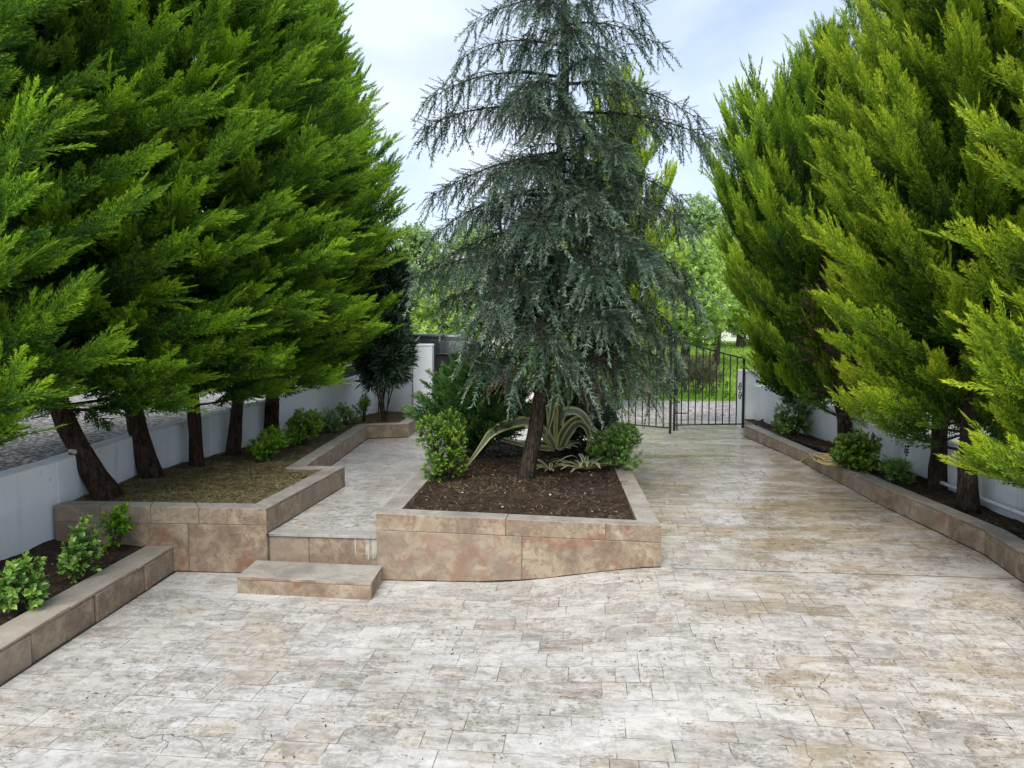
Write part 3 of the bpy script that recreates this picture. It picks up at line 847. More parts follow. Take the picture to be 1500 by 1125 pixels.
def gate_leaf(name, A, B, zbot, ztopA, ztopB, nbars, label, scrolls=True, peakA=True, low_rail=None):
    """A hinge end, B free end (x,y)"""
    A, B = Vector((A[0], A[1])), Vector((B[0], B[1]))
    e = empty(name, (A.x, A.y, ZP), label, 'gate', 'black iron driveway gate leaves')
    def q(s, z, off=0):
        p = A.lerp(B, s); return (p.x, p.y + off, z)
    # top rail sags smoothly up to the free end
    ztop = lambda s: ztopA + (ztopB - ztopA) * (s ** 1.15)
    mb = MB()
    mb.tube([q(0, zbot), q(1, zbot)], .014, 6)
    mb.tube([q(s / 12, ztop(s / 12)) for s in range(13)], .014, 6)
    mb.tube([q(0, zbot - .08), q(0, ztop(0) + .02)], .024, 8)
    mb.tube([q(1, zbot - .10), q(1, ztop(1) + .04)], .024, 8)
    mb.build('frame', M['iron'], e)
    for i in range(1, nbars + 1):
        s = i / (nbars + 1)
        mb = MB(); mb.tube([q(s, zbot), q(s, ztop(s) + .0)], .0115, 6); mb.build('bar', M['iron'], e)
    if scrolls:
        L = (B - A).length; w = L / (nbars + 1)
        for i in range(0, nbars + 1, 2):
            s = (i + .5) / (nbars + 1)
            a, b = scroll_pts(0, 0, w * .45, .40)
            zc = zbot + (ztop(s) - zbot) * .50
            mb = MB()
            for seg in (a, b):
                mb.tube([(q(s, 0)[0] + x * (B - A).x / L, q(s, 0)[1] + x * (B - A).y / L, zc + z) for x, z in seg], .009, 5)
            mb.build('scroll', M['iron'], e, smooth=True)
    if low_rail:
        mb = MB(); mb.tube([q(low_rail[0], zbot + .22), q(low_rail[1], zbot + .22)], .011, 6); mb.build('brace', M['iron'], e)
    return e, q
GR = (gp[0] - .03, 13.92)
xg = at_y(988, 600, 13.75)[0]
e, q = gate_leaf('iron_gate', GR, (xg, 13.75), .47, 1.70, 2.05, 9, 'right leaf of the black iron gate with scrolls, meeting the short pillar', True, low_rail=(.82, 1.0))
mb = MB(); mb.tube([(xg + .04, 13.70, .38), (xg + .02, 13.70, 1.6)], .013, 6); mb.tube([(xg + .04, 13.70, .9), (xg + .09, 13.70, .9)], .012, 6); mb.build('drop_bolt', M['iron'], e)
GLh = (at_y(873, 600, 14.35)[0], 14.30)
e, q = gate_leaf('iron_gate', GLh, (at_y(983, 600, 13.3)[0], 13.35), .47, 1.75, 1.99, 10, 'left leaf of the black iron gate, swung slightly open behind the cedar', True)
# pedestrian gate: dark sheet with a pale scroll
pgx0 = at_y(636, 560, 14.85)[0]; pgx1 = at_y(702, 560, 14.85)[0]
e = empty('sheet_gate', ((pgx0 + pgx1) / 2, 14.85, ZP), 'dark sheet metal side gate with pale scroll next to the tall pillar', 'gate')
mb = MB(); mb.box(((pgx0 + pgx1) / 2, 14.9, 1.1), (pgx1 - pgx0 - .04, .012, 1.25)); mb.build('panel', M['iron_sheet'], e)
mb = MB()
for x in (pgx0 + .02, (pgx0 + pgx1) / 2, pgx1 - .02): mb.tube([(x, 14.87, .40), (x, 14.87, 1.78)], .02, 6)
for z in (.44, 1.74): mb.tube([(pgx0 + .02, 14.87, z), (pgx1 - .02, 14.87, z)], .018, 6)
mb.build('frame', M['iron'], e)
for cx_ in (pgx0 + .26, pgx1 - .26):
    a, b = scroll_pts(cx_, 1.15, .11, .5)
    mb = MB()
    for seg in (a, b): mb.tube([(x, 14.85, z) for x, z in seg], .009, 5)
    mb.build('scroll', M['silver'], e, smooth=True)

# ------------------------------------------------------------------ foliage engines
def norm(a): return a / np.maximum(1e-9, np.linalg.norm(a, axis=-1, keepdims=True))

def plume_template(seed, n2=26, n3=5, flat=.55, w=.023):
    """a feathery cypress spray of unit length along +Z"""
    rng = np.random.default_rng(seed)
    V, T = [], []
    def tri(p, d, l, wd, t0, t1):
        d = d / np.linalg.norm(d)
        s = np.cross(d, rng.normal(size=3)); s /= np.linalg.norm(s)
        j_ = rng.uniform(-.22, .22); V.extend([p - s * wd, p + s * wd, p + d * l]); T.extend([t0 + j_, t0 + j_, t1 + j_])
    bend = rng.uniform(-.12, .12, 2)
    ax = lambda s: np.array([bend[0] * s * s, bend[1] * s * s, s])
    for j in range(n2):
        s = .03 + .93 * j / n2 + rng.uniform(-.015, .015)
        a = (0 if j % 2 else math.pi) + rng.normal() * flat
        th = R(52 - 24 * s + rng.uniform(-8, 8))
        l2 = (.40 * (1 - s) ** .75 + .05) * rng.uniform(.75, 1.2) * min(1, .45 + 2.2 * s)
        pr = np.array([math.cos(a), math.sin(a), 0])
        d2 = pr * math.sin(th) + np.array([2 * bend[0] * s, 2 * bend[1] * s, 1]) * math.cos(th)
        p0 = ax(s)
        for i in range(n3):
            r = (i + .35) / n3
            d2b = d2 + np.array([0, 0, .55 * r]); d2b /= np.linalg.norm(d2b)
            p = p0 + d2b * l2 * r
            for sg in (1, -1):
                perp = np.cross(d2b, rng.normal(size=3) * .5 + np.cross(pr, [0, 0, 1.])); perp /= np.linalg.norm(perp)
                d3 = d2b + perp * sg * rng.uniform(.35, .8)
                t = .15 + .45 * s + .35 * r
                tri(p, d3, (.115 - .045 * r) * rng.uniform(.8, 1.3) * (.6 + l2), w * .55, t * .75, min(1, t + .2))
        d2b = d2 + np.array([0, 0, .6])
        tri(p0 + d2b / np.linalg.norm(d2b) * l2 * .75, d2b, .12 * (.6 + l2), w * .55, .5 + .4 * s, 1)
        tri(p0, d2b, l2 * .9, w * .6, .2 + .3 * s, .5 + .4 * s)
    for k in range(5):
        tri(ax(.7 + .07 * k), np.array([rng.normal() * .25, rng.normal() * .25, 1]), .13, w * .5, .8, 1)
    return np.array(V, np.float32), np.array(T, np.float32)

def frames(D, roll):
    """rotation matrices whose third column is D"""
    D = norm(D)
    up = np.tile(np.array([0.0, 0, 1]), (len(D), 1))
    bad = np.abs(D[:, 2]) > .98; up[bad] = [1, 0, 0]
    sx = norm(np.cross(up, D)); sy = np.cross(D, sx)
    c, s = np.cos(roll)[:, None], np.sin(roll)[:, None]
    x = sx * c + sy * s; y = -sx * s + sy * c
    return np.stack([x, y, D], axis=2)

def instance(temps, P, D, S, roll, rng, width=1.0, tipshift=None):
    """copies of template shoots into one vertex soup"""
    k = len(P); which = rng.integers(0, len(temps), k)
    Rm = frames(D, roll)
    Vs, Ts, Rs = [], [], []
    for w, (tv, tt) in enumerate(temps):
        ix = np.where(which == w)[0]
        if not len(ix): continue
        wv = (np.full(k, width) if np.isscalar(width) else width)[ix]
        t = tv[None] * S[ix][:, None, None] * np.stack([wv, wv, np.ones(len(ix))], 1)[:, None, :]
        v = np.einsum('kij,knj->kni', Rm[ix], t) + P[ix][:, None, :]
        Vs.append(v.reshape(-1, 3))
        tt2 = np.tile(tt, (len(ix), 1))
        if tipshift is not None: tt2 = np.clip(tt2 + tipshift[ix][:, None], 0, 1)
        Ts.append(tt2.ravel())
        Rs.append(np.repeat(rng.random(len(ix)), len(tt)))
    return np.concatenate(Vs), np.concatenate(Ts), np.concatenate(Rs)

PL_NEAR = [plume_template(100 + i, 20, 3, .6, .026) for i in range(6)]
PL_FAR = [plume_template(200 + i, 18, 3, .55, .036) for i in range(3)]

def poly_at(axis, z):
    for a, b in zip(axis, axis[1:]):
        if z <= b[2] or b is axis[-1]:
            t = (z - a[2]) / (b[2] - a[2]); t = max(-.2, min(1, t))
            return np.array(a) + (np.array(b) - np.array(a)) * t
    return np.array(axis[-1])

def cypress(name, label, axis, rad, trunk_r, mat, bark, seed, z0, nl=95, near=True, e0=18, e1=58, pl=.75, group=None,
            spread=1.0, upw=.25, rscale=None, sweep=None):
    """axis: trunk polyline base to apex; rad: list of (z, radius); z0: crown base"""
    rng = np.random.default_rng(seed); prng = random.Random(seed)
    base = axis[0]
    e = empty(name, base, label, 'tree', group)
    zt = axis[-1][2]
    mb = MB()
    nl = int(nl * 1.4); pl *= .84
    nz = 34
    tp = []; tr = []
    for i in range(nz + 1):
        f = i / nz; z = base[2] - .06 + (zt - base[2] - .1) * f ** 1.2
        p = poly_at(axis, z); p[2] = z
        tp.append(p); tr.append(trunk_r * (1 - .93 * f) * (1 + .35 * math.exp(-f * 22)) + .006)
    mb.tube(tp, tr, 16, 0, True, .5, .10, prng)
    rz = np.array([q[0] for q in rad]); rr = np.array([q[1] for q in rad])
    P, D, S, TS = [], [], [], []; WI = []
    for i in range(nl):
        f = ((i + .5) / nl) ** .92
        zc = z0 + (zt - z0) * f
        az = i * 2.39996 + rng.uniform(-.35, .35)
        hd = np.array([math.cos(az), math.sin(az), 0])
        Rr = np.interp(zc, rz, rr) * (rng.uniform(.80, 1.12) if i % 3 else rng.uniform(.52, .85))
        if rscale: Rr *= rscale(hd, zc)
        el = R(e0 + (e1 - e0) * f + rng.uniform(-9, 9))
        rise = Rr * math.tan(el)
        st_ = poly_at(axis, max(z0 - .2, zc - rise * .75)); st_[2] = max(z0 - .25, zc - rise * .75)
        up = zc - st_[2] + .15 * Rr
        pts = []
        for s in np.linspace(0, 1, 7):
            p = st_ + hd * Rr * s + np.array([0, 0, up * (.45 * s + .55 * s * s)])
            pts.append(p)
        mb.tube(pts[:6], [max(.005, trunk_r * .20 * (1 - .8 * s)) for s in np.linspace(0, 1, 6)], 4, 0, False)
        lat = np.array([-hd[1], hd[0], 0])
        ns = max(4, int(4 + Rr * 6.5))
        for s in np.linspace(.22, 1.0, ns):
            p = st_ + hd * Rr * s + np.array([0, 0, up * (.45 * s + .55 * s * s)])
            tan = hd * Rr + np.array([0, 0, up * (.45 + 1.1 * s)]); tan /= np.linalg.norm(tan)
            upv = np.cross(lat, tan); upv *= np.sign(upv[2]) or 1
            for k in range(3 if s > .35 else 2):
                ph = rng.uniform(-.6, math.pi + .6)
                op = (.78 - .42 * s) * spread
                d = tan + (lat * math.cos(ph) + upv * math.sin(ph) * .8) * op + np.array([0, 0, upw * (.4 + .6 * s)])
                P.append(p + rng.normal(size=3) * .03); D.append(d)
                S.append(pl * (.98 - .42 * s) * rng.uniform(.75, 1.2) * (1 - .25 * f)); TS.append(-.62 + .72 * s ** 1.3 + .16 * math.sin(ph) + rng.uniform(-.1, .1))  # inner sprays shifted darker, upper ones lighter: old growth plus painted shade
        P.append(p); D.append(tan + np.array([0, 0, upw * .6])); S.append(pl * .62); TS.append(.18)
        for k in range(3):
            P.append(p - tan * .10); D.append(tan + np.array([0, 0, upw * .5]) + rng.normal(size=3) * .22); S.append(pl * rng.uniform(.75, 1.05)); TS.append(.12); WI.append(len(P) - 1)
    # leader
    for k in range(14):
        z = zt - k * .07
        p = poly_at(axis, z); p[2] = z
        a = k * 2.4
        P.append(p); D.append(np.array([math.cos(a) * (.12 + .04 * k), math.sin(a) * (.12 + .04 * k), 1.0])); S.append(.35 + .025 * k); TS.append(.0)
    P = np.array(P); D = np.array(D); S = np.array(S); TS = np.array(TS)
    wd_ = np.ones(len(P)); wd_[WI] = .42
    V, T, Rn = instance(PL_NEAR if near else PL_FAR, P, D, S, rng.uniform(0, 6.28, len(P)), rng, wd_, TS)
    mb.build('trunk', bark, e, smooth=True)
    mesh_np('crown', V, np.arange(len(V)).reshape(-1, 3), mat, {'tip': T, 'rnd': Rn}, parent=e)
    return e

GL = 'cypress trees along the left wall'
GRr = 'cypress trees along the right wall'
def ax(base, *pts): return [base] + list(pts)
def rp(z0, zt, rm, zf=.36, rb=.75, up=.66):
    h = zt - z0
    return [(z0, rm * rb), (z0 + h * .12, rm * .95), (z0 + h * zf, rm), (z0 + h * .62, rm * up * 1.05), (z0 + h * .82, rm * up * .60), (zt, .08)]
LB, BD = M['bark'], M['bark_dark']
ML, MR, MM = M['cyp_left'], M['cyp_right'], M['cyp_mid']
cypress('cypress_tree', 'nearest green cypress at the left picture edge, its trunk out of view', ax((-4.45, 5.35, .2), (-4.45, 5.35, 1.4), (-4.4, 5.4, 8.2)), rp(1.3, 8.2, 1.5), .12, ML, LB, 11, 1.3, 100, group=GL, e0=12, e1=44, upw=.06)
b = at_z(158, 728, .57)
cypress('cypress_tree', 'cypress with the thickest trunk, leaning hard left with a white cut mark', ax(b, (b[0] - .20, b[1], .93), (b[0] - .42, b[1] - .02, 1.4), (b[0] - .55, b[1] - .02, 2.2), (b[0] - .55, b[1], 8.6)), rp(1.2, 8.6, 1.75), .105, ML, LB, 12, 1.3, 120, group=GL, e0=-2, e1=42, upw=.06)
tree1 = b
b = at_z(222, 698, .57)
cypress('cypress_tree', 'cypress on the left with second trunk from the bed corner, leaning slightly left', ax(b, (b[0] - .14, b[1], 1.1), (b[0] - .24, b[1], 1.9), (b[0] - .2, b[1], 8.8)), rp(1.4, 8.8, 1.75), .10, ML, LB, 13, 1.5, 115, group=GL, e0=-2, e1=42, upw=.06)
b = at_z(289, 683, .57)
cypress('cypress_tree', 'cypress with slim straight trunk, third from the bed corner', ax(b, (b[0] - .03, b[1], 1.5), (b[0], b[1], 8.9)), rp(1.25, 8.9, 1.7), .074, ML, LB, 14, 1.3, 110, group=GL, e0=-2, e1=44, upw=.06)
b = at_z(342, 667, .57)
cypress('cypress_tree', 'cypress whose trunk leans right beside the lime green shrub', ax(b, (b[0] + .09, b[1], 1.4), (b[0] + .1, b[1], 8.6)), rp(1.25, 8.6, 1.6, up=.62) , .078, ML, LB, 15, 1.35, 110, group=GL, e0=0, e1=44, upw=.08)
b = (at_y(398, 640, 11.1)[0], 11.1, .57)
cypress('cypress_tree', 'tall cypress with rugged forked trunk behind the lime shrubs', ax(b, (b[0] + .03, b[1], 1.5), (b[0] + .1, b[1], 8.6)), rp(1.35, 8.6, 1.6, up=.6), .10, ML, LB, 16, 1.4, 110, group=GL, e0=10, e1=48, upw=.10)
b = (at_y(452, 620, 12.7)[0], 12.7, .57)
cypress('cypress_tree', 'slim cypress near the far end of the left row', ax(b, (b[0], b[1], 1.5), (b[0] + .05, b[1], 8.2)), rp(1.6, 8.2, 1.4, up=.6), .085, ML, LB, 17, 1.6, 100, False, group=GL, e0=16, e1=52, upw=.14)
b = (at_y(480, 620, 14.0)[0], 14.0, .57)
cypress('cypress_tree', 'last cypress of the left row against the open sky', ax(b, (b[0] + .02, b[1], 1.5), (b[0] + .0, b[1], 8.3)), [(1.7, .95), (2.3, 1.2), (4.2, 1.28), (5.5, .95), (6.4, .6), (7.3, .3), (8.3, .05)], .085, ML, LB, 18, 1.7, 120, False, group=GL, e0=18, e1=52, upw=.16)

cypress('cypress_tree', 'nearest golden green cypress at the right picture edge', ax((4.72, 5.5, .4), (4.72, 5.5, 1.2), (4.75, 5.5, 8.2)), rp(.8, 8.2, 1.12, up=.78), .10, MR, BD, 31, .85, 140, group=GRr, e0=10, e1=70, upw=.5, spread=.8, pl=.68)
b = at_z(1416, 742, .47)
cypress('cypress_tree', 'golden green cypress with pruned stubs low on its straight trunk', ax(b, (b[0] - .02, b[1], 1.5), (b[0] + .12, b[1], 8.6)), rp(1.1, 8.6, 1.3, up=.76), .085, MR, BD, 32, 1.1, 155, group=GRr, e0=14, e1=70, upw=.5, spread=.8, pl=.68)
tree_r1 = b
b = at_z(1373, 713, .47)
cypress('cypress_tree', 'golden green cypress standing just behind the stubbed trunk, near the wall', ax(b, (b[0], b[1], 1.5), (b[0] + .05, b[1], 8.6)), rp(1.35, 8.6, 1.3, up=.7), .085, MR, BD, 33, 1.2, 135, group=GRr, e0=18, e1=70, upw=.5, spread=.8, pl=.68)
b = (at_y(1243, 660, 10.5)[0], 10.5, .47)
tr3 = b
cypress('cypress_tree', 'cypress with a bent bare brown trunk above the hose', ax(b, (b[0] - .10, b[1], 1.1), (b[0] - .5, b[1] - .02, 2.2), (b[0] - .62, b[1], 3.0), (b[0] - .45, b[1], 6.1)), [(1.2, .55), (1.6, .85), (2.5, 1.1), (4, 1.0), (5.2, .6), (6.1, .1)], .10, MM, BD, 34, 1.25, 95, group=GRr, e0=36, e1=68, upw=.45, pl=.7, spread=.85,
        rscale=lambda h, z: .22 if (z < 3.3 and h[0] * -.42 + h[1] * -.9 > .45) else 1.0)
b = (at_y(1186, 640, 12.3)[0], 12.3, .5)
ap = at_y(1116, 150, 12.3)
cypress('cypress_tree', 'farthest right cypress with pointed top, beside the driveway gate', ax(b, (b[0] - .1, b[1], 1.4), (b[0] - .45, b[1], 3.2), ap), [(1.1, .6), (1.7, .9), (3.2, 1.1), (4.6, 1.2), (5.4, .85), (6.1, .35), (6.6, .05)], .08, MM, BD, 35, 1.2, 105, False, group=GRr, e0=38, e1=60, upw=.45, pl=.8)
b = (4.85, 9.5, .45)
cypress('cypress_tree', 'tall cypress rising above the bent trunk on the right', ax((5.25, 9.6, .62), (5.2, 9.6, 2), (4.95, 9.6, 8.4)), [(1.8, .7), (3, 1.0), (5, .95), (6.5, .75), (8.4, .1)], .08, MM, BD, 36, 1.9, 95, group=GRr, e0=36, e1=68, upw=.45, pl=.7)
b = (at_y(905, 600, 17.5)[0], 18.0, .35)
cypress('cypress_tree', 'bright cypress outside the gate, behind the cedar', ax(b, (b[0], b[1], 2), (b[0] + .1, b[1], 8.0)), [(1.2, .8), (3, 1.3), (5, 1.3), (6.6, .8), (8.0, .1)], .1, MR, BD, 37, 1.4, 90, False, e0=40, e1=70, upw=.5, pl=.85)

# white cut mark and stubs on trunks
def stub(name, p, d, r, l, label, cat='branch stub'):
    mb = MB(); p = Vector(p); d = Vector(d).normalized()
    mb.tube([p, p + d * l * .5 + Vector((0, 0, .01)), p + d * l], [r * 1.2, r, r * .6], 7)
    return mb

# ------------------------------------------------------------------ deodar cedar
def twig_template(seed, nn=60, droop=1.0, w=.026):
    """pendulous needle-covered twig, unit length, starts along +Z then the caller turns it down"""
    rng = np.random.default_rng(seed); V = []; T = []
    bend = rng.uniform(-.1, .1, 2)
    for i in range(nn):
        s = (i + rng.random()) / nn
        p = np.array([bend[0] * s * s, bend[1] * s * s, s])
        a = rng.uniform(0, 6.28); th = R(rng.uniform(28, 65))
        d = np.array([math.cos(a) * math.sin(th), math.sin(a) * math.sin(th), math.cos(th)])
        l = .15 * (1 - .45 * s) * rng.uniform(.7, 1.25)
        sd = np.cross(d, rng.normal(size=3)); sd /= np.linalg.norm(sd)
        V += [p - sd * w * .5, p + sd * w * .5, p + d * l]; T += [.15 + .5 * s, .15 + .5 * s, .5 + .5 * s]
    # the twig itself
    for k in range(3):
        s0, s1 = k / 3, (k + 1) / 3 + .03
        a = np.array([bend[0] * s0 * s0, bend[1] * s0 * s0, s0]); b = np.array([bend[0] * s1 * s1, bend[1] * s1 * s1, s1])
        V += [a + [.006, 0, 0], a - [.006, 0, 0], b]; T += [.05, .05, .1]
    return np.array(V, np.float32), np.array(T, np.float32)
TW = [twig_template(300 + i) for i in range(5)]

def cedar():
    rng = np.random.default_rng(77); prng = random.Random(77)
    Yc = 8.35
    tp = [at_y(x, y, Yc) for x, y in ((766, 722), (772, 690), (784, 630), (795, 560), (803, 480), (812, 380), (820, 250), (828, 120), (826, 0))]
    tp += [(tp[-1][0] - .02, Yc, 6.6), (tp[-1][0] - .02, Yc, 7.4), (tp[-1][0], Yc, 8.2)]
    e = empty('deodar_cedar', (tp[0][0], Yc, .55), 'grey green drooping cedar with leaning trunk in the central planter', 'tree')
    rad = [.125, .092, .084, .078, .072, .066, .055, .045, .036, .028, .018, .008]
    mb = MB(); mb.tube(tp, rad, 14, 0, True, .5, .05, prng)
    P, D, S, TS = [], [], [], []; Pd, Dd, Sd = [], [], []
    def trunk(z):
        return poly_at([tuple(q) for q in tp], z)
    def branch(z, az, L, rise, droop, dens=1.0, dead=0.0):
        st_ = trunk(z); st_[2] = z
        hd = np.array([math.cos(az), math.sin(az), 0]); lat = np.array([-hd[1], hd[0], 0])
        def pt(s):
            return st_ + hd * L * s + np.array([0, 0, L * (rise * s - droop * s ** 2.3)]) + lat * .06 * L * math.sin(s * 3 + az * 5)
        pts = [pt(s) for s in np.linspace(0, 1, 8)]
        mb.tube(pts, [max(.004, .020 * (L / 1.5) * (1 - .85 * s)) for s in np.linspace(0, 1, 8)], 5, 0, False)
        n = int(L * 19 * dens) + 4
        for i in range(n):
            s = .12 + .88 * (i + rng.random()) / n
            side = 1 if i % 2 else -1
            # a side branchlet with its own hanging twigs
            bl_ = L * .42 * (1.05 - s) ** .7 * rng.uniform(.5, 1.1) + .06
            p0 = pt(s)
            bd = hd * rng.uniform(.5, 1.0) + lat * side * rng.uniform(.5, 1.1); bd /= np.linalg.norm(bd)
            m_ = max(2, int(bl_ * 11))
            bp = []
            for k in range(m_ + 1):
                t = k / m_
                q = p0 + bd * bl_ * t + np.array([0, 0, bl_ * (.10 * t - .55 * t * t)])
                bp.append(q)
                dn = bd * rng.uniform(.05, .5) + np.array([rng.normal() * .22, rng.normal() * .22, -rng.uniform(.6, 1.5)])
                if k == m_: dn = bd * .7 + np.array([0, 0, -.8])
                isd = rng.random() < dead
                if isd: Pd.append(q); Dd.append(dn); Sd.append(rng.uniform(.10, .28))
                else:
                    P.append(q); D.append(dn); S.append((.15 + .34 * rng.random() ** 1.7) * (1.0 if z < 4 else .92)); TS.append(-.25 + .35 * t * s + rng.uniform(-.12, .12))
                    if rng.random() < .5:
                        P.append(q); D.append(bd + np.array([rng.normal() * .4, rng.normal() * .4, rng.uniform(-.3, .35)])); S.append(rng.uniform(.10, .22)); TS.append(-.05)
            mb.tube(bp, [.005 * (1 - .6 * k / m_) for k in range(m_ + 1)], 3, 0, False)
        # main stem tip hangs
        P.append(pt(1)); D.append(hd * .6 + np.array([0, 0, -1.])); S.append(.36); TS.append(.1)
    def az_px(px, py, z):
        """azimuth and length of a branch ending near that picture point"""
        return None
    # limbs seen in the picture: (z on trunk, side: -1 left / 1 right, toward camera +, reach, rise, droop, density)
    limbs = [(4.95, 180, 1.5, .28, .42, .75), (4.60, 187, 1.55, .20, .36, .8), (4.15, 172, 1.5, -.02, .26, .8), (3.72, 185, 1.5, .05, .38, 1.0), (3.35, 176, 1.55, .05, .36, 1.0),
             (3.0, 188, 1.72, .20, .34, 1.1), (2.75, 170, 1.45, .15, .32, 1.0), (2.45, 200, 1.10, .15, .32, 1.0), (2.2, 183, .95, .12, .3, .8),
             (4.9, 4, 1.5, .14, .38, .7), (4.55, -8, 1.65, .10, .28, .8), (4.1, 10, 1.4, .05, .36, .8), (3.7, -6, 1.65, .2, .45, .9), (3.3, 6, 1.7, .1, .42, 1.0),
             (3.0, -10, 1.75, .15, .46, 1.1), (2.7, 8, 1.6, .1, .45, 1.1), (2.45, -14, 1.5, .12, .42, .9), (2.25, -5, 1.45, .10, .40, .75), (2.05, -20, 1.4, .16, .46, .65),
             (5.3, 190, 1.15, .22, .42, .7), (5.5, -5, 1.0, .2, .4, .7), (5.75, 172, 1.0, .25, .4, .7), (5.9, 12, .9, .2, .4, .7)]
    for z, a, L, ri, dr, dn in limbs:
        branch(z, R(a), L * (.88 if z < 3.9 else .97), ri, dr, dn * .9)
    # whorls filling the rest, front and back
    i = 0
    for z in np.concatenate([np.arange(1.95, 4.1, .105), np.arange(4.1, 6.9, .15)]):
        az = i * 2.39996 + rng.uniform(-.3, .3); i += 1
        rm = np.interp(z, [1.9, 2.6, 3.4, 4.2, 5.2, 6.0, 7.5], [.92, 1.05, 1.0, .80, .62, .48, .2])
        if z < 2.8 and math.cos(az) < -.3: rm *= .72
        branch(z, az, rm * rng.uniform(.75, 1.1), rng.uniform(.08, .32), rng.uniform(.28, .5), .72 if z < 4 else .60)
    # fans reaching towards the viewer's side of the yard and back
    for z, a, L in ((2.3, 262, 1.0), (2.55, 300, 1.15), (2.75, 240, 1.15), (3.0, 285, 1.2), (3.25, 312, 1.3), (3.45, 255, 1.05), (3.7, 280, 1.0), (3.95, 235, 1.1),
                    (4.2, 300, 1.05), (4.45, 265, .9), (4.75, 245, .95), (5.0, 290, .85), (5.3, 270, .75), (5.6, 250, .7), (2.6, 90, 1.1), (3.1, 75, 1.1), (3.6, 110, 1.0), (4.2, 80, .9), (4.8, 100, .8)):
        branch(z, R(a), L, .30, .55, 1.25)
    # lowest, half dead limbs
    for z, a, L in ((1.95, 205, .85), (1.9, 250, 1.0), (1.8, 300, 1.0), (1.95, 325, 1.25), (1.75, 345, 1.15)):
        branch(z, R(a), L, .18, .38, .55, .55)
    mb.build('trunk', M['cedar_bark'], e, smooth=True)
    P = np.array(P); D = np.array(D); S = np.array(S); TS = np.array(TS)
    V, T, Rn = instance(TW, P, D, S, rng.uniform(0, 6.28, len(P)), rng, 1.15, TS)
    mesh_np('crown', V, np.arange(len(V)).reshape(-1, 3), M['cedar'], {'tip': T, 'rnd': Rn}, parent=e)
    Pd = np.array(Pd); V, T, Rn = instance(TW, Pd, np.array(Dd), np.array(Sd), rng.uniform(0, 6.28, len(Pd)), rng, .6)
    o = mesh_np('dead_twigs', V, np.arange(len(V)).reshape(-1, 3), M['dead_needle'], {'tip': T, 'rnd': Rn}, parent=e)
    o['label'] = 'bare brown twigs under the lowest limbs'
cedar()

# ------------------------------------------------------------------ broad-leaved shrubs and trees
def leaf_cluster(seed, n=9, ll=.5, lw=.2, spread=1.0):
    """a rosette of folded leaves round +Z, unit size"""
    rng = np.random.default_rng(seed); V = []; T = []
    for i in range(n):
        a = i * 2.4 + rng.uniform(-.3, .3); z = .55 * i / n
        th = R((75 - 55 * i / n) * spread + rng.uniform(-12, 12))
        d = np.array([math.cos(a) * math.sin(th), math.sin(a) * math.sin(th), math.cos(th)])
        sd = np.array([-math.sin(a), math.cos(a), 0]); nn = np.cross(d, sd)
        l = ll * rng.uniform(.7, 1.15); w = lw * rng.uniform(.8, 1.1)
        p = np.array([0, 0, z]); t = .2 + .7 * i / n
        m0 = p + d * l * .45 - nn * l * .05; tip = p + d * l + np.array([0, 0, -.12 * l])
        A, B = m0 + sd * w * .5 + nn * l * .06, m0 - sd * w * .5 + nn * l * .06
        V += [p, A, tip, p, tip, B]; T += [t * .7, t, t, t * .7, t, t]
    return np.array(V, np.float32), np.array(T, np.float32)
LC = [leaf_cluster(400 + i) for i in range(4)]
LC_LONG = [leaf_cluster(420 + i, 10, .9, .13, .9) for i in range(4)]
LC_WIDE = [leaf_cluster(440 + i, 8, .6, .34, 1.0) for i in range(4)]

def shrub(name, label, c, h, rx, n, size, mat, seed, temps=LC, cat='shrub', group=None, fill=.55, ry=None, stems=7, stem_r=.008, top=.0, open_=0.0):
    rng = np.random.default_rng(seed); prng = random.Random(seed)
    c = np.array(c, float); ry = ry or rx
    e = empty(name, tuple(c), label, cat, group)
    mb = MB()
    # lobes make the outline uneven
    nl = 9
    LO = []
    for i in range(nl):
        a = i * 2.4 + rng.uniform(-.4, .4); zz = rng.uniform(.3, .92)
        rr = math.sqrt(max(.05, 1 - (2 * zz - 1.05) ** 2)) * .62
        LO.append((np.array([math.cos(a) * rx * rr, math.sin(a) * ry * rr, h * zz]), rng.uniform(.30, .50)))
    LO.append((np.array([0, 0, h * .55]), .6))
    P = []; D = []
    per = n // len(LO)
    for lc, lr in LO:
        k = per
        d = norm(rng.normal(size=(k, 3))); r = rng.uniform(fill, 1.0, (k, 1)) ** .6
        p = lc + d * r * lr * np.array([rx, ry, h * .62])
        P.append(p); D.append(d * .8 + norm(p - np.array([0, 0, h * .35])) * .5 + np.array([0, 0, .65]))
        s0 = np.array([prng.uniform(-.15, .15) * rx, prng.uniform(-.15, .15) * ry, 0])
        mid = s0 * .5 + lc * .55 + np.array([0, 0, -.05 * h])
        mb.tube([c + s0 + [0, 0, -.03], c + mid, c + lc], [stem_r, stem_r * .8, stem_r * .5], 5)
        for q in range(5):
            tq = lc + (p[prng.randrange(k)] - lc) * .9
            mb.tube([c + mid, c + (mid + tq) / 2 + [0, 0, .02], c + tq], [stem_r * .5, stem_r * .4, stem_r * .25], 4)
    P = np.concatenate(P); D = np.concatenate(D)
    ok = P[:, 2] > .03 * h; P = P[ok]; D = D[ok]
    V, T, Rn = instance(temps, P + c, D, size * rng.uniform(.7, 1.25, len(P)), rng.uniform(0, 6.28, len(P)), rng)
    mb.build('stems', M['stem'], e)
    mesh_np('foliage', V, np.arange(len(V)).reshape(-1, 3), mat, {'tip': T, 'rnd': Rn}, parent=e)
    return e

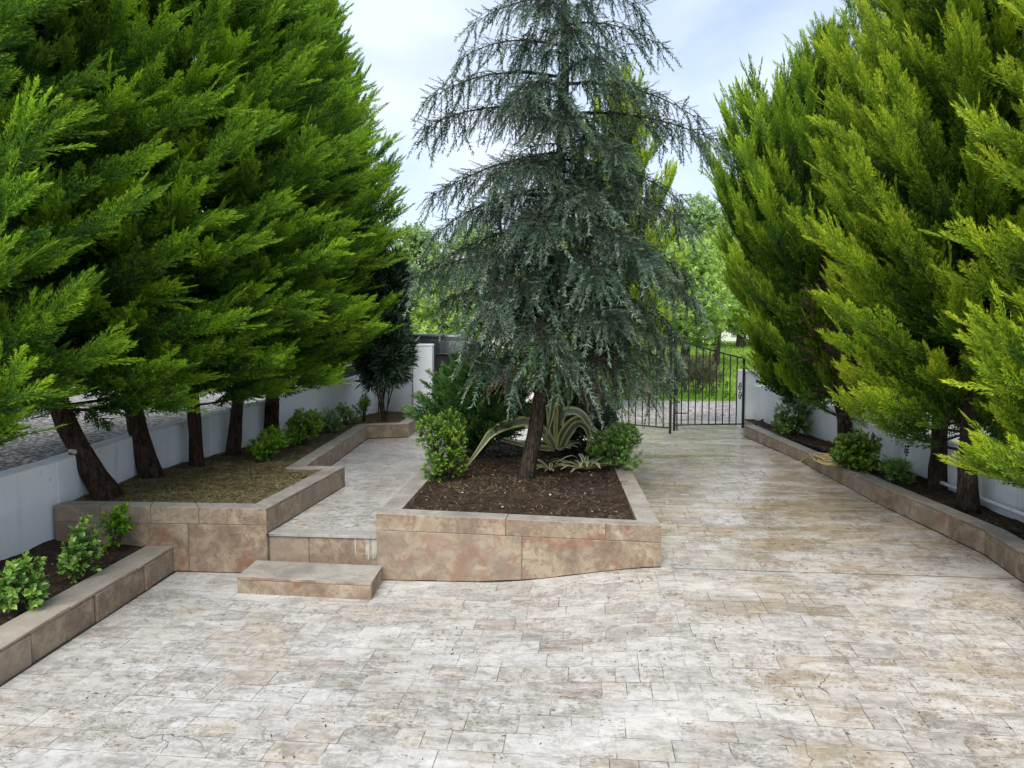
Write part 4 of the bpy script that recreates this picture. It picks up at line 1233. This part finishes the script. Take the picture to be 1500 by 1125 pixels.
# low bed, bottom left
GY = 'young shrubs in the low bed'
shrub('young_shrub', 'young glossy shrub cut by the left picture edge in the low bed', at_z(28, 900, .2), .34, .15, 150, .085, M['gloss'], 51, LC_WIDE, group=GY, stem_r=.006)
shrub('young_shrub', 'young glossy shrub with two tiers of leaves, middle of the low bed', at_z(118, 850, .23), .44, .12, 150, .075, M['gloss'], 52, LC_WIDE, group=GY, stem_r=.006)
shrub('young_shrub', 'young shrub with yellow tipped shoots nearest the raised bed corner', at_z(172, 808, .25), .36, .11, 90, .075, M['lime'], 53, LC_WIDE, group=GY, stem_r=.005)
# high bed
GB = 'lime green shrubs in the raised bed'
shrub('lime_shrub', 'rounded lime green shrub at the inner corner of the raised bed', at_z(393, 672, .58), .36, .25, 520, .075, M['lime'], 54, group=GB)
shrub('lime_shrub', 'taller lime green shrub just beyond the rounded one', at_z(443, 652, .58), .46, .27, 560, .08, M['lime'], 55, group=GB)
shrub('small_plant', 'sparse dull green seedling past the lime shrubs', at_z(480, 634, .58), .34, .22, 130, .085, M['gloss'], 56, group='seedlings along the left bed kerb', stem_r=.005)
shrub('small_plant', 'low seedling midway between lime shrubs and oleander', at_z(507, 622, .58), .32, .22, 130, .085, M['gloss'], 57, group='seedlings along the left bed kerb', stem_r=.005)
shrub('small_plant', 'upright bright seedling right before the dark oleander', at_z(533, 617, .58), .42, .11, 120, .085, M['lime'], 58, group='seedlings along the left bed kerb', stem_r=.005)
shrub('oleander', 'dark long leaved oleander in front of the white wall by the tall pillar', (at_y(560, 600, 13.4)[0], 13.4, .57), 2.9, .52, 3000, .22, M['dark_leaf'], 59, LC_LONG, stem_r=.012, fill=.3)
# central planter
shrub('privet_shrub', 'loose yellow green shrub at the left front of the planter', at_z(648, 705, .54), .68, .30, 950, .07, M['privet'], 60, stem_r=.009)
shrub('privet_shrub', 'rounded bright shrub at the right edge of the planter', at_z(900, 690, .54), .50, .30, 800, .08, M['gloss'], 61, stem_r=.008)
shrub('dark_shrub', 'dark leafy bush between agave and the right planter edge', (1.0, 10.1, .55), .62, .42, 600, .10, M['dark_leaf'], 62, stem_r=.008)
# feathery conifer bush behind the cedar trunk
def conifer_bush(label, c, h, r, n, seed, mat, group=None):
    rng = np.random.default_rng(seed)
    e = empty('conifer_shrub', c, label, 'shrub', group)
    mb = MB(); P = []; D = []; S = []; TS = []
    c = np.array(c)
    for i in range(n):
        a = i * 2.39996; f = ((i + .5) / n)
        el = R(20 + 62 * f); L = r * (1 - .10 * f) * rng.uniform(.75, 1.15)
        hd = np.array([math.cos(a), math.sin(a), 0]); lat = np.array([-hd[1], hd[0], 0])
        tip = c + hd * L * math.cos(el) + np.array([0, 0, .08 + h * math.sin(el) * rng.uniform(.85, 1.1)])
        b0 = c + np.array([0, 0, .05 + .25 * h * f])
        mb.tube([b0, (b0 + tip) / 2 + [0, 0, .05], tip], [.012, .008, .004], 4, 0, False)
        for s in np.linspace(.4, 1, 5):
            p = b0 + (tip - b0) * s
            for sd in (-1, 1):
                P.append(p); D.append(hd * math.cos(el) + np.array([0, 0, math.sin(el) * .8 + .1]) + lat * sd * rng.uniform(.2, .9)); S.append(rng.uniform(.22, .38)); TS.append(-.2 + .3 * s)
    P = np.array(P); D = np.array(D)
    V, T, Rn = instance(PL_FAR, P, D, np.array(S), rng.uniform(0, 6.28, len(P)), rng, 1.15, np.array(TS))
    mb.build('stems', M['stem'], e)
    mesh_np('foliage', V, np.arange(len(V)).reshape(-1, 3), mat, {'tip': T, 'rnd': Rn}, parent=e)
conifer_bush('broad feathery conifer bush behind the loose yellow green shrub', (at_y(700, 640, 9.9)[0], 9.9, .52), 1.12, .74, 120, 70, M['conifer_shrub'])
conifer_bush('smaller dark conifer bush behind the agave', (at_y(838, 640, 10.5)[0], 10.6, .52), .85, .55, 60, 71, M['conifer_shrub'])
# right bed
shrub('evergreen_shrub', 'dark green shrub beside the hose on the right kerb', at_z(1253, 692, .47), .44, .26, 560, .085, M['privet'], 72, LC_WIDE)
shrub('evergreen_shrub', 'leafy shrub under the farthest right cypress', (at_y(1160, 640, 11.8)[0], 11.8, .5), .58, .30, 420, .09, M['privet'], 73)
shrub('small_plant', 'small pale variegated plant in the right bed', at_z(1312, 707, .47), .24, .15, 140, .075, M['gloss'], 74, LC_LONG, stem_r=.004)
def tall_seedling():
    b = np.array(at_z(1322, 700, .47)); e = empty('tall_seedling', tuple(b), 'thin stemmed seedling with a tuft of leaves against the right white wall', 'plant')
    mb = MB(); mb.tube([b + [-.03, 0, -.02], b + [.02, 0, .2], b + [.06, 0, .42]], [.005, .004, .003], 5); mb.build('stem', M['stem'], e)
    rng = np.random.default_rng(5)
    P = np.array([b + [.02 + .05 * rng.normal(), .05 * rng.normal(), .30 + .05 * k] for k in range(5)]); D = rng.normal(size=(5, 3)) * .4 + [0, 0, 1]
    V, T, Rn = instance(LC_WIDE, P, D, np.full(5, .09), rng.uniform(0, 6, 5), rng)
    mesh_np('leaves', V, np.arange(len(V)).reshape(-1, 3), M['dark_leaf'], {'tip': T, 'rnd': Rn}, parent=e)
tall_seedling()

# ------------------------------------------------------------------ agave
def strap(pts, w, twist=0.0, seg=16, rnd=.5, cup=.25, side=None):
    """arching strap leaf through the points: verts, quads, cross coordinate"""
    pts = [Vector(p) for p in pts]
    # Catmull-Rom resample
    out = []
    for i in range(len(pts) - 1):
        p0 = pts[max(i - 1, 0)]; p1 = pts[i]; p2 = pts[i + 1]; p3 = pts[min(i + 2, len(pts) - 1)]
        for k in range(5):
            t = k / 5
            out.append(.5 * ((2 * p1) + (p2 - p0) * t + (2 * p0 - 5 * p1 + 4 * p2 - p3) * t * t + (3 * p1 - p0 - 3 * p2 + p3) * t ** 3))
    out.append(pts[-1])
    n = len(out); V = []; C = []; Fq = []
    # the blade keeps one sideways axis, like a real strap leaf that only bends about it
    chord = out[-1] - out[0]
    sd = Vector((-chord.y, chord.x, 0))
    if sd.length < .03: sd = Vector((1, 0, 0))
    sd.normalize()
    if side: sd = Vector(side).normalized()
    xs = (-1, -.62, 0, .62, 1); cs = (1, .62, 0, .62, 1)
    for i, p in enumerate(out):
        f = i / (n - 1)
        t = (out[min(i + 1, n - 1)] - out[max(i - 1, 0)]).normalized()
        s = (t.cross(Vector((.15, -.85, .5))).normalized() if side else (sd - t * sd.dot(t)).normalized())
        if i and s.dot(ps) < 0: s = -s
        ps = s
        up = s.cross(t)
        ww = 1.05 * w * (.55 + .6 * math.sin(min(1, f * 1.25 + .12) * math.pi * .62)) * (1 - f ** 3.2) + .002
        a = twist * f
        s2 = s * math.cos(a) + up * math.sin(a); u2 = up * math.cos(a) - s * math.sin(a)
        for x, c in zip(xs, cs):
            V.append(p + s2 * x * ww + u2 * abs(x) * ww * cup); C.append(c)
    for i in range(n - 1):
        for k in range(4):
            a = i * 5 + k; Fq.append((a, a + 1, a + 6, a + 5))
    return V, Fq, C
def agave(name, label, base, leaves, ring, ring_l, ring_w, seed, group=None):
    rng = random.Random(seed)
    e = empty(name, base, label, 'plant', group)
    allv = []
    b = Vector(base)
    LS = []
    for pts, w, tw, r, sd in leaves: LS.append((pts, w, tw, r, sd))
    for i in range(ring):
        a = i * 2.4 + rng.uniform(-.2, .2); l = ring_l * rng.uniform(.7, 1.2); h = rng.uniform(.25, .9)
        d = Vector((math.cos(a), math.sin(a), 0))
        LS.append(([b + Vector((0, 0, .02)), b + d * l * .35 + Vector((0, 0, l * .45 * h)), b + d * l * .75 + Vector((0, 0, l * .6 * h)), b + d * l + Vector((0, 0, l * .4 * h))], ring_w, rng.uniform(-.4, .4), rng.random() * .7, None))
    for pts, w, tw, r, sd in LS:
        V, Q, C = strap(pts, w, tw, side=sd)
        mesh_np('leaf', np.array([tuple(v) for v in V]), np.array(Q), M['agave'], {'tip': C, 'rnd': [r] * len(V)}, parent=e, smooth=True)
YA = 9.75
def ap_(l, y0=YA, y1=None):
    n = len(l); return [at_y(px, py, y0 + ((y1 if y1 else y0) - y0) * i / max(1, n - 1)) for i, (px, py) in enumerate(l)]
ab = at_y(818, 660, YA)
leaves = [
    (ap_([(814, 658), (800, 636), (776, 618), (744, 622), (720, 634), (704, 654), (680, 688)], YA, YA - .9), .058, .5, .75, (.35, .3, .9)),
    (ap_([(812, 658), (795, 634), (777, 610), (764, 598), (750, 597), (743, 608)], YA, YA - .35), .055, .35, .25, (.5, .3, .8)),
    (ap_([(812, 660), (785, 656), (760, 650), (730, 641), (718, 628), (724, 620), (742, 617)], YA, YA - .2), .022, .3, .4, (.2, .7, .6)),
    (ap_([(816, 656), (810, 630), (806, 606), (801, 582)], YA, YA + .1), .06, .2, .2, (1, .2, 0)),
    (ap_([(818, 657), (820, 630), (821, 600), (817, 584), (811, 590), (806, 615), (798, 646)], YA, YA - .35), .05, .2, .1, (1, .25, .1)),
    (ap_([(818, 656), (817, 625), (825, 606), (840, 603), (853, 609), (864, 624), (876, 634), (894, 638)], YA, YA - .4), .062, .5, .8, (.25, .4, .9)),
    (ap_([(820, 656), (823, 638), (836, 621), (850, 614), (858, 622), (861, 640)], YA, YA - .3), .05, .3, .2, (.4, .4, .8)),
    (ap_([(822, 658), (830, 640), (845, 622), (858, 627), (863, 645), (858, 662)], YA, YA - .5), .045, .3, .3, (.5, .4, .7)),
    (ap_([(824, 656), (842, 624), (862, 612), (878, 617), (894, 634)], YA + .1, YA + .2), .036, .3, .5, (.25, .4, .9)),
    (ap_([(818, 654), (822, 632), (815, 615), (818, 598)], YA, YA), .05, .1, .15, (1, .3, 0)),
]
agave('agave', 'large variegated agave with arching yellow edged leaves behind the cedar trunk', ab, leaves, 12, .34, .045, 81)
agave('agave', 'small striped agave offset left of the cedar trunk foot, right side', at_z(806, 690, .55), [], 16, .30, .018, 82, 'small agave offsets')
agave('agave', 'small striped agave offset with flat leaves beside the dark bush', at_z(858, 690, .55), [], 18, .42, .02, 83, 'small agave offsets')

# ------------------------------------------------------------------ hose, pipe
hz = .47 + .055
def hose():
    rng = random.Random(9); mb = MB()
    c = Vector(at_z(1213, 676, .52)); pts = [Vector(at_z(1167, 683, .30)) + Vector((0, 0, .02)), Vector(at_z(1172, 676, .36)), Vector(at_z(1186, 668, .52)) + Vector((0, 0, .02))]
    for i in range(70):
        a = i * .42; r = .17 + .07 * math.sin(i * .37) + rng.uniform(-.02, .02)
        pts.append(c + Vector((r * math.cos(a + 2.6) * .9, r * math.sin(a + 2.6) * 1.5, .012 + .012 * (i // 15) + .006 * math.sin(i))))
    mb.tube(pts, .011, 6)
    o = mb.build('garden_hose', M['hose'], smooth=True)
    tag(o, 'tangled yellow garden hose lying on the right kerb', 'hose')
hose()
mb = MB(); mb.tube([at_y(1102, 627, 13.6), at_y(1110, 620, 13.55), at_y(1118, 615, 13.5), at_y(1126, 614, 13.45)], .022, 8)
tag(mb.build('black_pipe', M['pipe'], smooth=True), 'bent black pipe end by the short gate pillar', 'pipe')

# pruned stubs on the trunk of the stubbed cypress, and the white cut mark
def child_of(lbl):
    return [o for o in scene.objects if o.get('label', '').startswith(lbl)][0]
t = child_of('golden green cypress with pruned')
for (dx, dz, d, l) in ((-.07, .62, (-1, -.2, .7), .12), (-.07, .42, (-1, -.3, .2), .10), (.07, .55, (1, -.1, .9), .16), (.07, .36, (1, -.2, .8), .14)):
    b = tree_r1; mb = stub('stub', (b[0] + dx * .6, b[1] - .02, b[2] + dz), d, .012, l, ''); mb.build('stub', M['bark_dark'], t)
t = child_of('cypress with the thickest trunk')
p = at_y(102, 660, tree1[1] - .16)
mb = MB(); mb.tube([(p[0] + .02, p[1] + .05, p[2] - .02), (p[0], p[1] - .01, p[2])], [.026, .018], 6, 0, True, .5, .25); mb.build('cut_stub', M['cut'], t)
# bare dead twigs on the bent brown trunk
def dead_tangle():
    rng = np.random.default_rng(4); t = child_of('cypress with a bent bare')
    P = []; D = []
    for i in range(150):
        f = rng.random(); z = .95 + 2.0 * f
        x = tr3[0] - .08 - .52 * smooth(.5, 2.2, z - .1); 
        a = rng.uniform(3.3, 6.0)
        P.append((x + .07 * math.cos(a), tr3[1] + .07 * math.sin(a) - .25, z)); D.append((math.cos(a), math.sin(a), rng.uniform(-.4, .6)))
    P = np.array(P); V, T, Rn = instance(TW, P, np.array(D), rng.uniform(.2, .5, 150), rng.uniform(0, 6, 150), rng, .8)
    o = mesh_np('dead_twigs', V, np.arange(len(V)).reshape(-1, 3), M['dead_needle'], {'tip': T * .6, 'rnd': Rn}, parent=t)
    o['label'] = 'brown dead twigs along the bare bent trunk'
dead_tangle()

# ------------------------------------------------------------------ background
def broad_tree(name, label, base, h, r, n, size, mat, seed, cb=.3, group=None):
    rng = np.random.default_rng(seed); prng = random.Random(seed)
    base = np.array(base, float); e = empty(name, tuple(base), label, 'tree', group)
    mb = MB(); mb.tube([base - [0, 0, .1], base + [.1, 0, h * .3], base + [-.05, .1, h * .65]], [r * .09, r * .065, r * .03], 9, 0, True, .5, .06, prng)
    P = []; D = []
    nl = 26
    for i in range(nl):
        a = i * 2.4; f = (i + .5) / nl; zz = cb + (1 - cb) * f
        rr = r * math.sqrt(max(.06, 1 - (2 * f - .85) ** 2 * .95)) * rng.uniform(.35, .85)
        c = base + np.array([math.cos(a) * rr, math.sin(a) * rr, h * zz])
        s = rng.uniform(.22, .42) * r
        mb.tube([base + [0, 0, h * min(.6, zz * .7)], (base + [0, 0, h * zz * .8] + c) / 2, c], [r * .022, r * .014, r * .006], 5, 0, False)
        k = n // nl
        d = norm(rng.normal(size=(k, 3))); p = c + d * rng.uniform(.35, 1, (k, 1)) * s * np.array([1.15, 1.15, .75])
        P.append(p); D.append(d + [0, 0, .6])
    P = np.concatenate(P); D = np.concatenate(D)
    V, T, Rn = instance(LC, P, D, size * rng.uniform(.7, 1.3, len(P)), rng.uniform(0, 6.28, len(P)), rng)
    mb.build('trunk', M['stem'], e)
    mesh_np('crown', V, np.arange(len(V)).reshape(-1, 3), mat, {'tip': T, 'rnd': Rn}, parent=e)
GBT = 'pale green trees in the field'
def fz(px, py, Y):
    p = at_y(px, py, Y); return (p[0], Y, zfield(p[0], Y) - .05)
broad_tree('orchard_tree', 'pale green tree directly above the gate joint', fz(1000, 520, 27), 4.6, 2.0, 2600, .30, M['pale_leaf'], 91, .32, GBT)
broad_tree('orchard_tree', 'pale green tree with a visible trunk above the right gate leaf', fz(1048, 520, 31), 5.0, 1.9, 2400, .32, M['pale_leaf'], 92, .34, GBT)
broad_tree('orchard_tree', 'pale green tree behind the right reach of the cedar', fz(935, 520, 30), 5.2, 2.4, 2600, .34, M['pale_leaf'], 93, .28, GBT)
broad_tree('orchard_tree', 'tall pale tree far behind between cedar and right cypresses', fz(1020, 500, 44), 8.0, 3.2, 2600, .46, M['far_leaf'], 94, .2, GBT)
broad_tree('orchard_tree', 'dull green tree far behind, right of the tall pale one', fz(1085, 500, 42), 7.0, 3.2, 2400, .46, M['far_leaf'], 95, .2, GBT)
broad_tree('orchard_tree', 'far tree hidden behind the middle of the cedar', fz(850, 500, 46), 7.0, 3.6, 2200, .5, M['far_leaf'], 96, .2, GBT)
broad_tree('orchard_tree', 'bright yellow green tree glimpsed left of the cedar above the pillar', fz(655, 500, 27), 3.6, 1.9, 2400, .28, M['pale_leaf'], 97, .2, GBT)
broad_tree('orchard_tree', 'dull green tree at the right of the last left cypress', fz(615, 500, 33), 5.6, 2.4, 2200, .36, M['far_leaf'], 98, .2, GBT)
broad_tree('orchard_tree', 'far green tree behind the house left of the cedar', fz(700, 500, 60), 8.5, 4.5, 2200, .6, M['far_leaf'], 99, .15, GBT)
shrub('wild_bush', 'dull brownish bush in the field behind the right gate leaf', fz(1015, 590, 21.0), 1.0, .75, 420, .16, M['bush_brown'], 105, LC_LONG)
shrub('wild_bush', 'darker low bush in the field behind the left gate leaf', fz(950, 580, 21.5), 1.1, .9, 420, .18, M['far_leaf'], 106)

# far woods closing the horizon
def woods():
    rng = np.random.default_rng(3); P = []; S = []
    for k in range(150):
        x = -95 + 190 * (k + rng.random()) / 150; y = 95 + rng.uniform(-8, 25); h = rng.uniform(4, 7.5); r = rng.uniform(2.5, 4)
        d = norm(rng.normal(size=(70, 3)))
        P.append(np.array([x, y, zfield(x, y) + h * .5]) + d * rng.uniform(.5, 1, (70, 1)) * [r, r, h * .5]); S.append(rng.uniform(1.0, 1.8, 70))
    for k in range(60):
        x = -16 - 30 * rng.random(); y = -2 + 60 * (k + rng.random()) / 60; h = rng.uniform(3, 6); r = rng.uniform(1.4, 2.4)
        if y < 3: continue
        x = min(x, -13)
        d = norm(rng.normal(size=(70, 3)))
        P.append(np.array([x, y, 1.2 + h * .5]) + d * rng.uniform(.5, 1, (70, 1)) * [r, r, h * .5]); S.append(rng.uniform(.5, .9, 70))
    P = np.concatenate(P); S = np.concatenate(S); D = rng.normal(size=P.shape) + [0, 0, .8]
    V, T, Rn = instance(LC, P, D, S, rng.uniform(0, 6, len(P)), rng)
    o = mesh_np('far_woods', V, np.arange(len(V)).reshape(-1, 3), M['far_leaf'], {'tip': T, 'rnd': Rn}); o['kind'] = 'stuff'
woods()
def blades():
    rng = np.random.default_rng(8); n = 16000
    y = 19.9 + 26 * rng.random(n) ** 1.6; x = rng.uniform(-3, 1, n) * 0 + (rng.uniform(.02, .36, n)) * y
    z = np.array([zfield(a, b) for a, b in zip(x, y)]); h = rng.uniform(.05, .20, n); a = rng.uniform(0, 6.28, n); w = .012 + .0008 * (y - 19)
    p = np.stack([x, y, z], 1); s = np.stack([np.cos(a), np.sin(a), 0 * a], 1) * w[:, None]
    t = p + np.stack([rng.normal(size=n) * .05, rng.normal(size=n) * .05, h], 1)
    V = np.stack([p - s, p + s, t], 1).reshape(-1, 3); r = rng.random(n)
    T = np.stack([r * .5, r * .5, r], 1).ravel()
    o = mesh_np('field_grass', V, np.arange(len(V)).reshape(-1, 3), M['grass'], {'tip': T, 'rnd': np.repeat(rng.random(n), 3)}); o['kind'] = 'stuff'
blades()

def house(name, label, c, w, d, h, rz, seed, roof='tile'):
    e = empty(name, c, label, 'house')
    x, y, z = c; ca, sa = math.cos(rz), math.sin(rz)
    def p(a, b, q): return (x + a * ca - b * sa, y + a * sa + b * ca, z + q)
    mb = MB(); mb.hexa([p(-w/2, -d/2, -.3), p(w/2, -d/2, -.3), p(w/2, d/2, -.3), p(-w/2, d/2, -.3)], [p(-w/2, -d/2, h), p(w/2, -d/2, h), p(w/2, d/2, h), p(-w/2, d/2, h)]); mb.build('wall', M['house'], e)
    o_ = .45; rh = h * .32
    mb = MB(); mb.add([p(-w/2-o_, -d/2-o_, h+.01), p(w/2+o_, -d/2-o_, h+.01), p(w/2+o_, d/2+o_, h+.01), p(-w/2-o_, d/2+o_, h+.01), p(-w/4, 0, h+rh), p(w/4, 0, h+rh)],
                      [(0, 1, 5, 4), (1, 2, 5), (2, 3, 4, 5), (3, 0, 4), (3, 2, 1, 0)]); mb.build('roof', M[roof], e)
    for i in range(3):
        for j in range(2):
            a = -w/2 + w * (i + .5) / 3; q = h * (.14 + .48 * j)
            mb = MB(); mb.hexa([p(a-.55, -d/2-.05, q), p(a+.55, -d/2-.05, q), p(a+.55, -d/2-.003, q), p(a-.55, -d/2-.003, q)], [p(a-.55, -d/2-.05, q+1.3), p(a+.55, -d/2-.05, q+1.3), p(a+.55, -d/2-.003, q+1.3), p(a-.55, -d/2-.003, q+1.3)])
            f = mb.build('window', M['concrete'], e)
            mb = MB(); mb.hexa([p(a-.45, -d/2-.06, q+.1), p(a+.45, -d/2-.06, q+.1), p(a+.45, -d/2-.045, q+.1), p(a-.45, -d/2-.045, q+.1)], [p(a-.45, -d/2-.06, q+1.2), p(a+.45, -d/2-.06, q+1.2), p(a+.45, -d/2-.045, q+1.2), p(a-.45, -d/2-.045, q+1.2)])
            mb.build('pane', M['glass'], f)
house('far_house', 'white house glimpsed left of the cedar above the pillar', fz(672, 470, 46), 9, 7, 4.2, R(-14), 1, 'concrete')
house('far_house', 'house with orange tiled roof glimpsed beside the right cypresses', fz(1045, 470, 58), 7, 6, 2.7, R(20), 2)

# dark car behind the sheet gate
def car():
    x0 = at_y(505, 500, 17.2)[0]; Yc = 17.2; zg = .36
    e = empty('parked_car', (x0 + 1.6, Yc, zg), 'black tall car parked outside behind the side gate', 'car')
    prof = [(-.02, .35), (0.0, .75), (.10, 1.02), (.95, 1.14), (1.55, 1.72), (1.75, 1.78), (3.3, 1.76), (3.75, 1.60), (4.15, 1.10), (4.22, .85), (4.2, .35)]
    mb = MB(); n = len(prof); W = .9
    vs = [(x0 - .6 + a, Yc - W + (.14 if b > 1.2 else 0), zg + b) for a, b in prof] + [(x0 - .6 + a, Yc + W - (.14 if b > 1.2 else 0), zg + b) for a, b in prof]
    fs = [tuple(range(n)), tuple(range(2 * n - 1, n - 1, -1))] + [(i, i + n, (i + 1) % n + n, (i + 1) % n) for i in range(n)]
    mb.add(vs, fs); mb.build('body', M['carpaint'], e, bevel=.05, seg=3)
    for a, b in ((1.15, 1.95), (2.02, 2.85), (2.92, 3.75)):
        mb = MB(); zt = 1.62; t = .13; x = x0 - .6
        sh = .35 if a < 1.2 else 0; sh2 = .22 if b > 3.6 else 0
        mb.hexa([(x + a, Yc - W - .004, zg + 1.17), (x + b, Yc - W - .004, zg + 1.17), (x + b, Yc - W + .03, zg + 1.17), (x + a, Yc - W + .03, zg + 1.17)],
                [(x + a + sh, Yc - W + t - .02, zg + zt), (x + b - sh2, Yc - W + t - .02, zg + zt), (x + b - sh2, Yc - W + t + .02, zg + zt), (x + a + sh, Yc - W + t + .02, zg + zt)])
        mb.build('window', M['glass'], e)
    for a in (.75, 3.4):
        for s in (-1, 1):
            mb = MB(); c = (x0 - .6 + a, Yc + s * (W - .08), zg + .34)
            mb.tube([(c[0], c[1] - .1, c[2]), (c[0], c[1] + .1, c[2])], .34, 20); w_ = mb.build('wheel', M['tyre'], e)
            mb = MB(); mb.tube([(c[0], c[1] - .11, c[2]), (c[0], c[1] + .11, c[2])], .2, 14); mb.build('rim', M['rim'], w_)
    mb = MB(); mb.box((x0 - .6 + .05, Yc - .6, zg + .82), (.12, .35, .16)); mb.build('headlight', M['lamp'], e)
car()

# ------------------------------------------------------------------ camera, light, sky
cam = bpy.data.cameras.new('camera'); co = bpy.data.objects.new('camera', cam); col.objects.link(co)
co.location = (0, 0, CAMH); co.rotation_euler = (math.pi / 2 - PITCH, 0, 0)
cam.sensor_width = 36; cam.lens = F / 1500 * 36; cam.clip_end = 3000; cam.clip_start = .05
scene.camera = co

SUN_EL, SUN_AZ = R(50), R(190)          # azimuth clockwise from +Y: behind the camera
sd = Vector((math.sin(SUN_AZ) * math.cos(SUN_EL), math.cos(SUN_AZ) * math.cos(SUN_EL), math.sin(SUN_EL)))
l = bpy.data.lights.new('sun', 'SUN'); l.energy = 2.25; l.angle = R(45); l.color = (1, .96, .90)
lo = bpy.data.objects.new('sun', l); col.objects.link(lo)
lo.rotation_euler = (-sd).to_track_quat('-Z', 'Y').to_euler()

w = bpy.data.worlds.new('World'); scene.world = w; w.use_nodes = True
t = w.node_tree; t.nodes.clear()
def nd(typ, **k):
    n = t.nodes.new(typ)
    for a, b in k.items(): setattr(n, a, b)
    return n
sky = nd('ShaderNodeTexSky', sky_type='NISHITA', sun_disc=False)
sky.sun_elevation = SUN_EL; sky.sun_rotation = SUN_AZ; sky.air_density = 1.0; sky.dust_density = 1.5
tc = nd('ShaderNodeTexCoord')
mp = nd('ShaderNodeMapping'); mp.inputs['Scale'].default_value = (1.0, 1.0, 2.2); t.links.new(tc.outputs['Generated'], mp.inputs['Vector'])
nz = nd('ShaderNodeTexNoise'); nz.inputs['Scale'].default_value = 3.4; nz.inputs['Detail'].default_value = 7; nz.inputs['Roughness'].default_value = .52; nz.inputs['Distortion'].default_value = .25
t.links.new(mp.outputs[0], nz.inputs['Vector'])
rmp = nd('ShaderNodeValToRGB'); rmp.color_ramp.elements[0].position = .36; rmp.color_ramp.elements[0].color = (.42, .42, .42, 1)
rmp.color_ramp.elements[1].position = .66; rmp.color_ramp.elements[1].color = (1, 1, 1, 1); t.links.new(nz.outputs['Fac'], rmp.inputs[0])
nz2 = nd('ShaderNodeTexNoise'); nz2.inputs['Scale'].default_value = 2.1; nz2.inputs['Detail'].default_value = 5
t.links.new(mp.outputs[0], nz2.inputs['Vector'])
cm = nd('ShaderNodeMix', data_type='RGBA'); t.links.new(nz2.outputs['Fac'], cm.inputs[0])
cm.inputs[6].default_value = (3.9, 4.65, 5.8, 1); cm.inputs[7].default_value = (4.9, 5.2, 5.6, 1)
mx = nd('ShaderNodeMix', data_type='RGBA'); t.links.new(rmp.outputs[0], mx.inputs[0]); t.links.new(sky.outputs[0], mx.inputs[6]); t.links.new(cm.outputs[2], mx.inputs[7])
bg = nd('ShaderNodeBackground'); bg.inputs['Strength'].default_value = .1; t.links.new(mx.outputs[2], bg.inputs['Color'])
out = nd('ShaderNodeOutputWorld'); t.links.new(bg.outputs[0], out.inputs['Surface'])

scene.view_settings.view_transform = 'Standard'; scene.view_settings.look = 'None'
scene.view_settings.exposure = 1.08; scene.view_settings.gamma = 1.0
scene.cycles.max_bounces = 6; scene.cycles.diffuse_bounces = 4; scene.cycles.glossy_bounces = 2; scene.cycles.transmission_bounces = 3
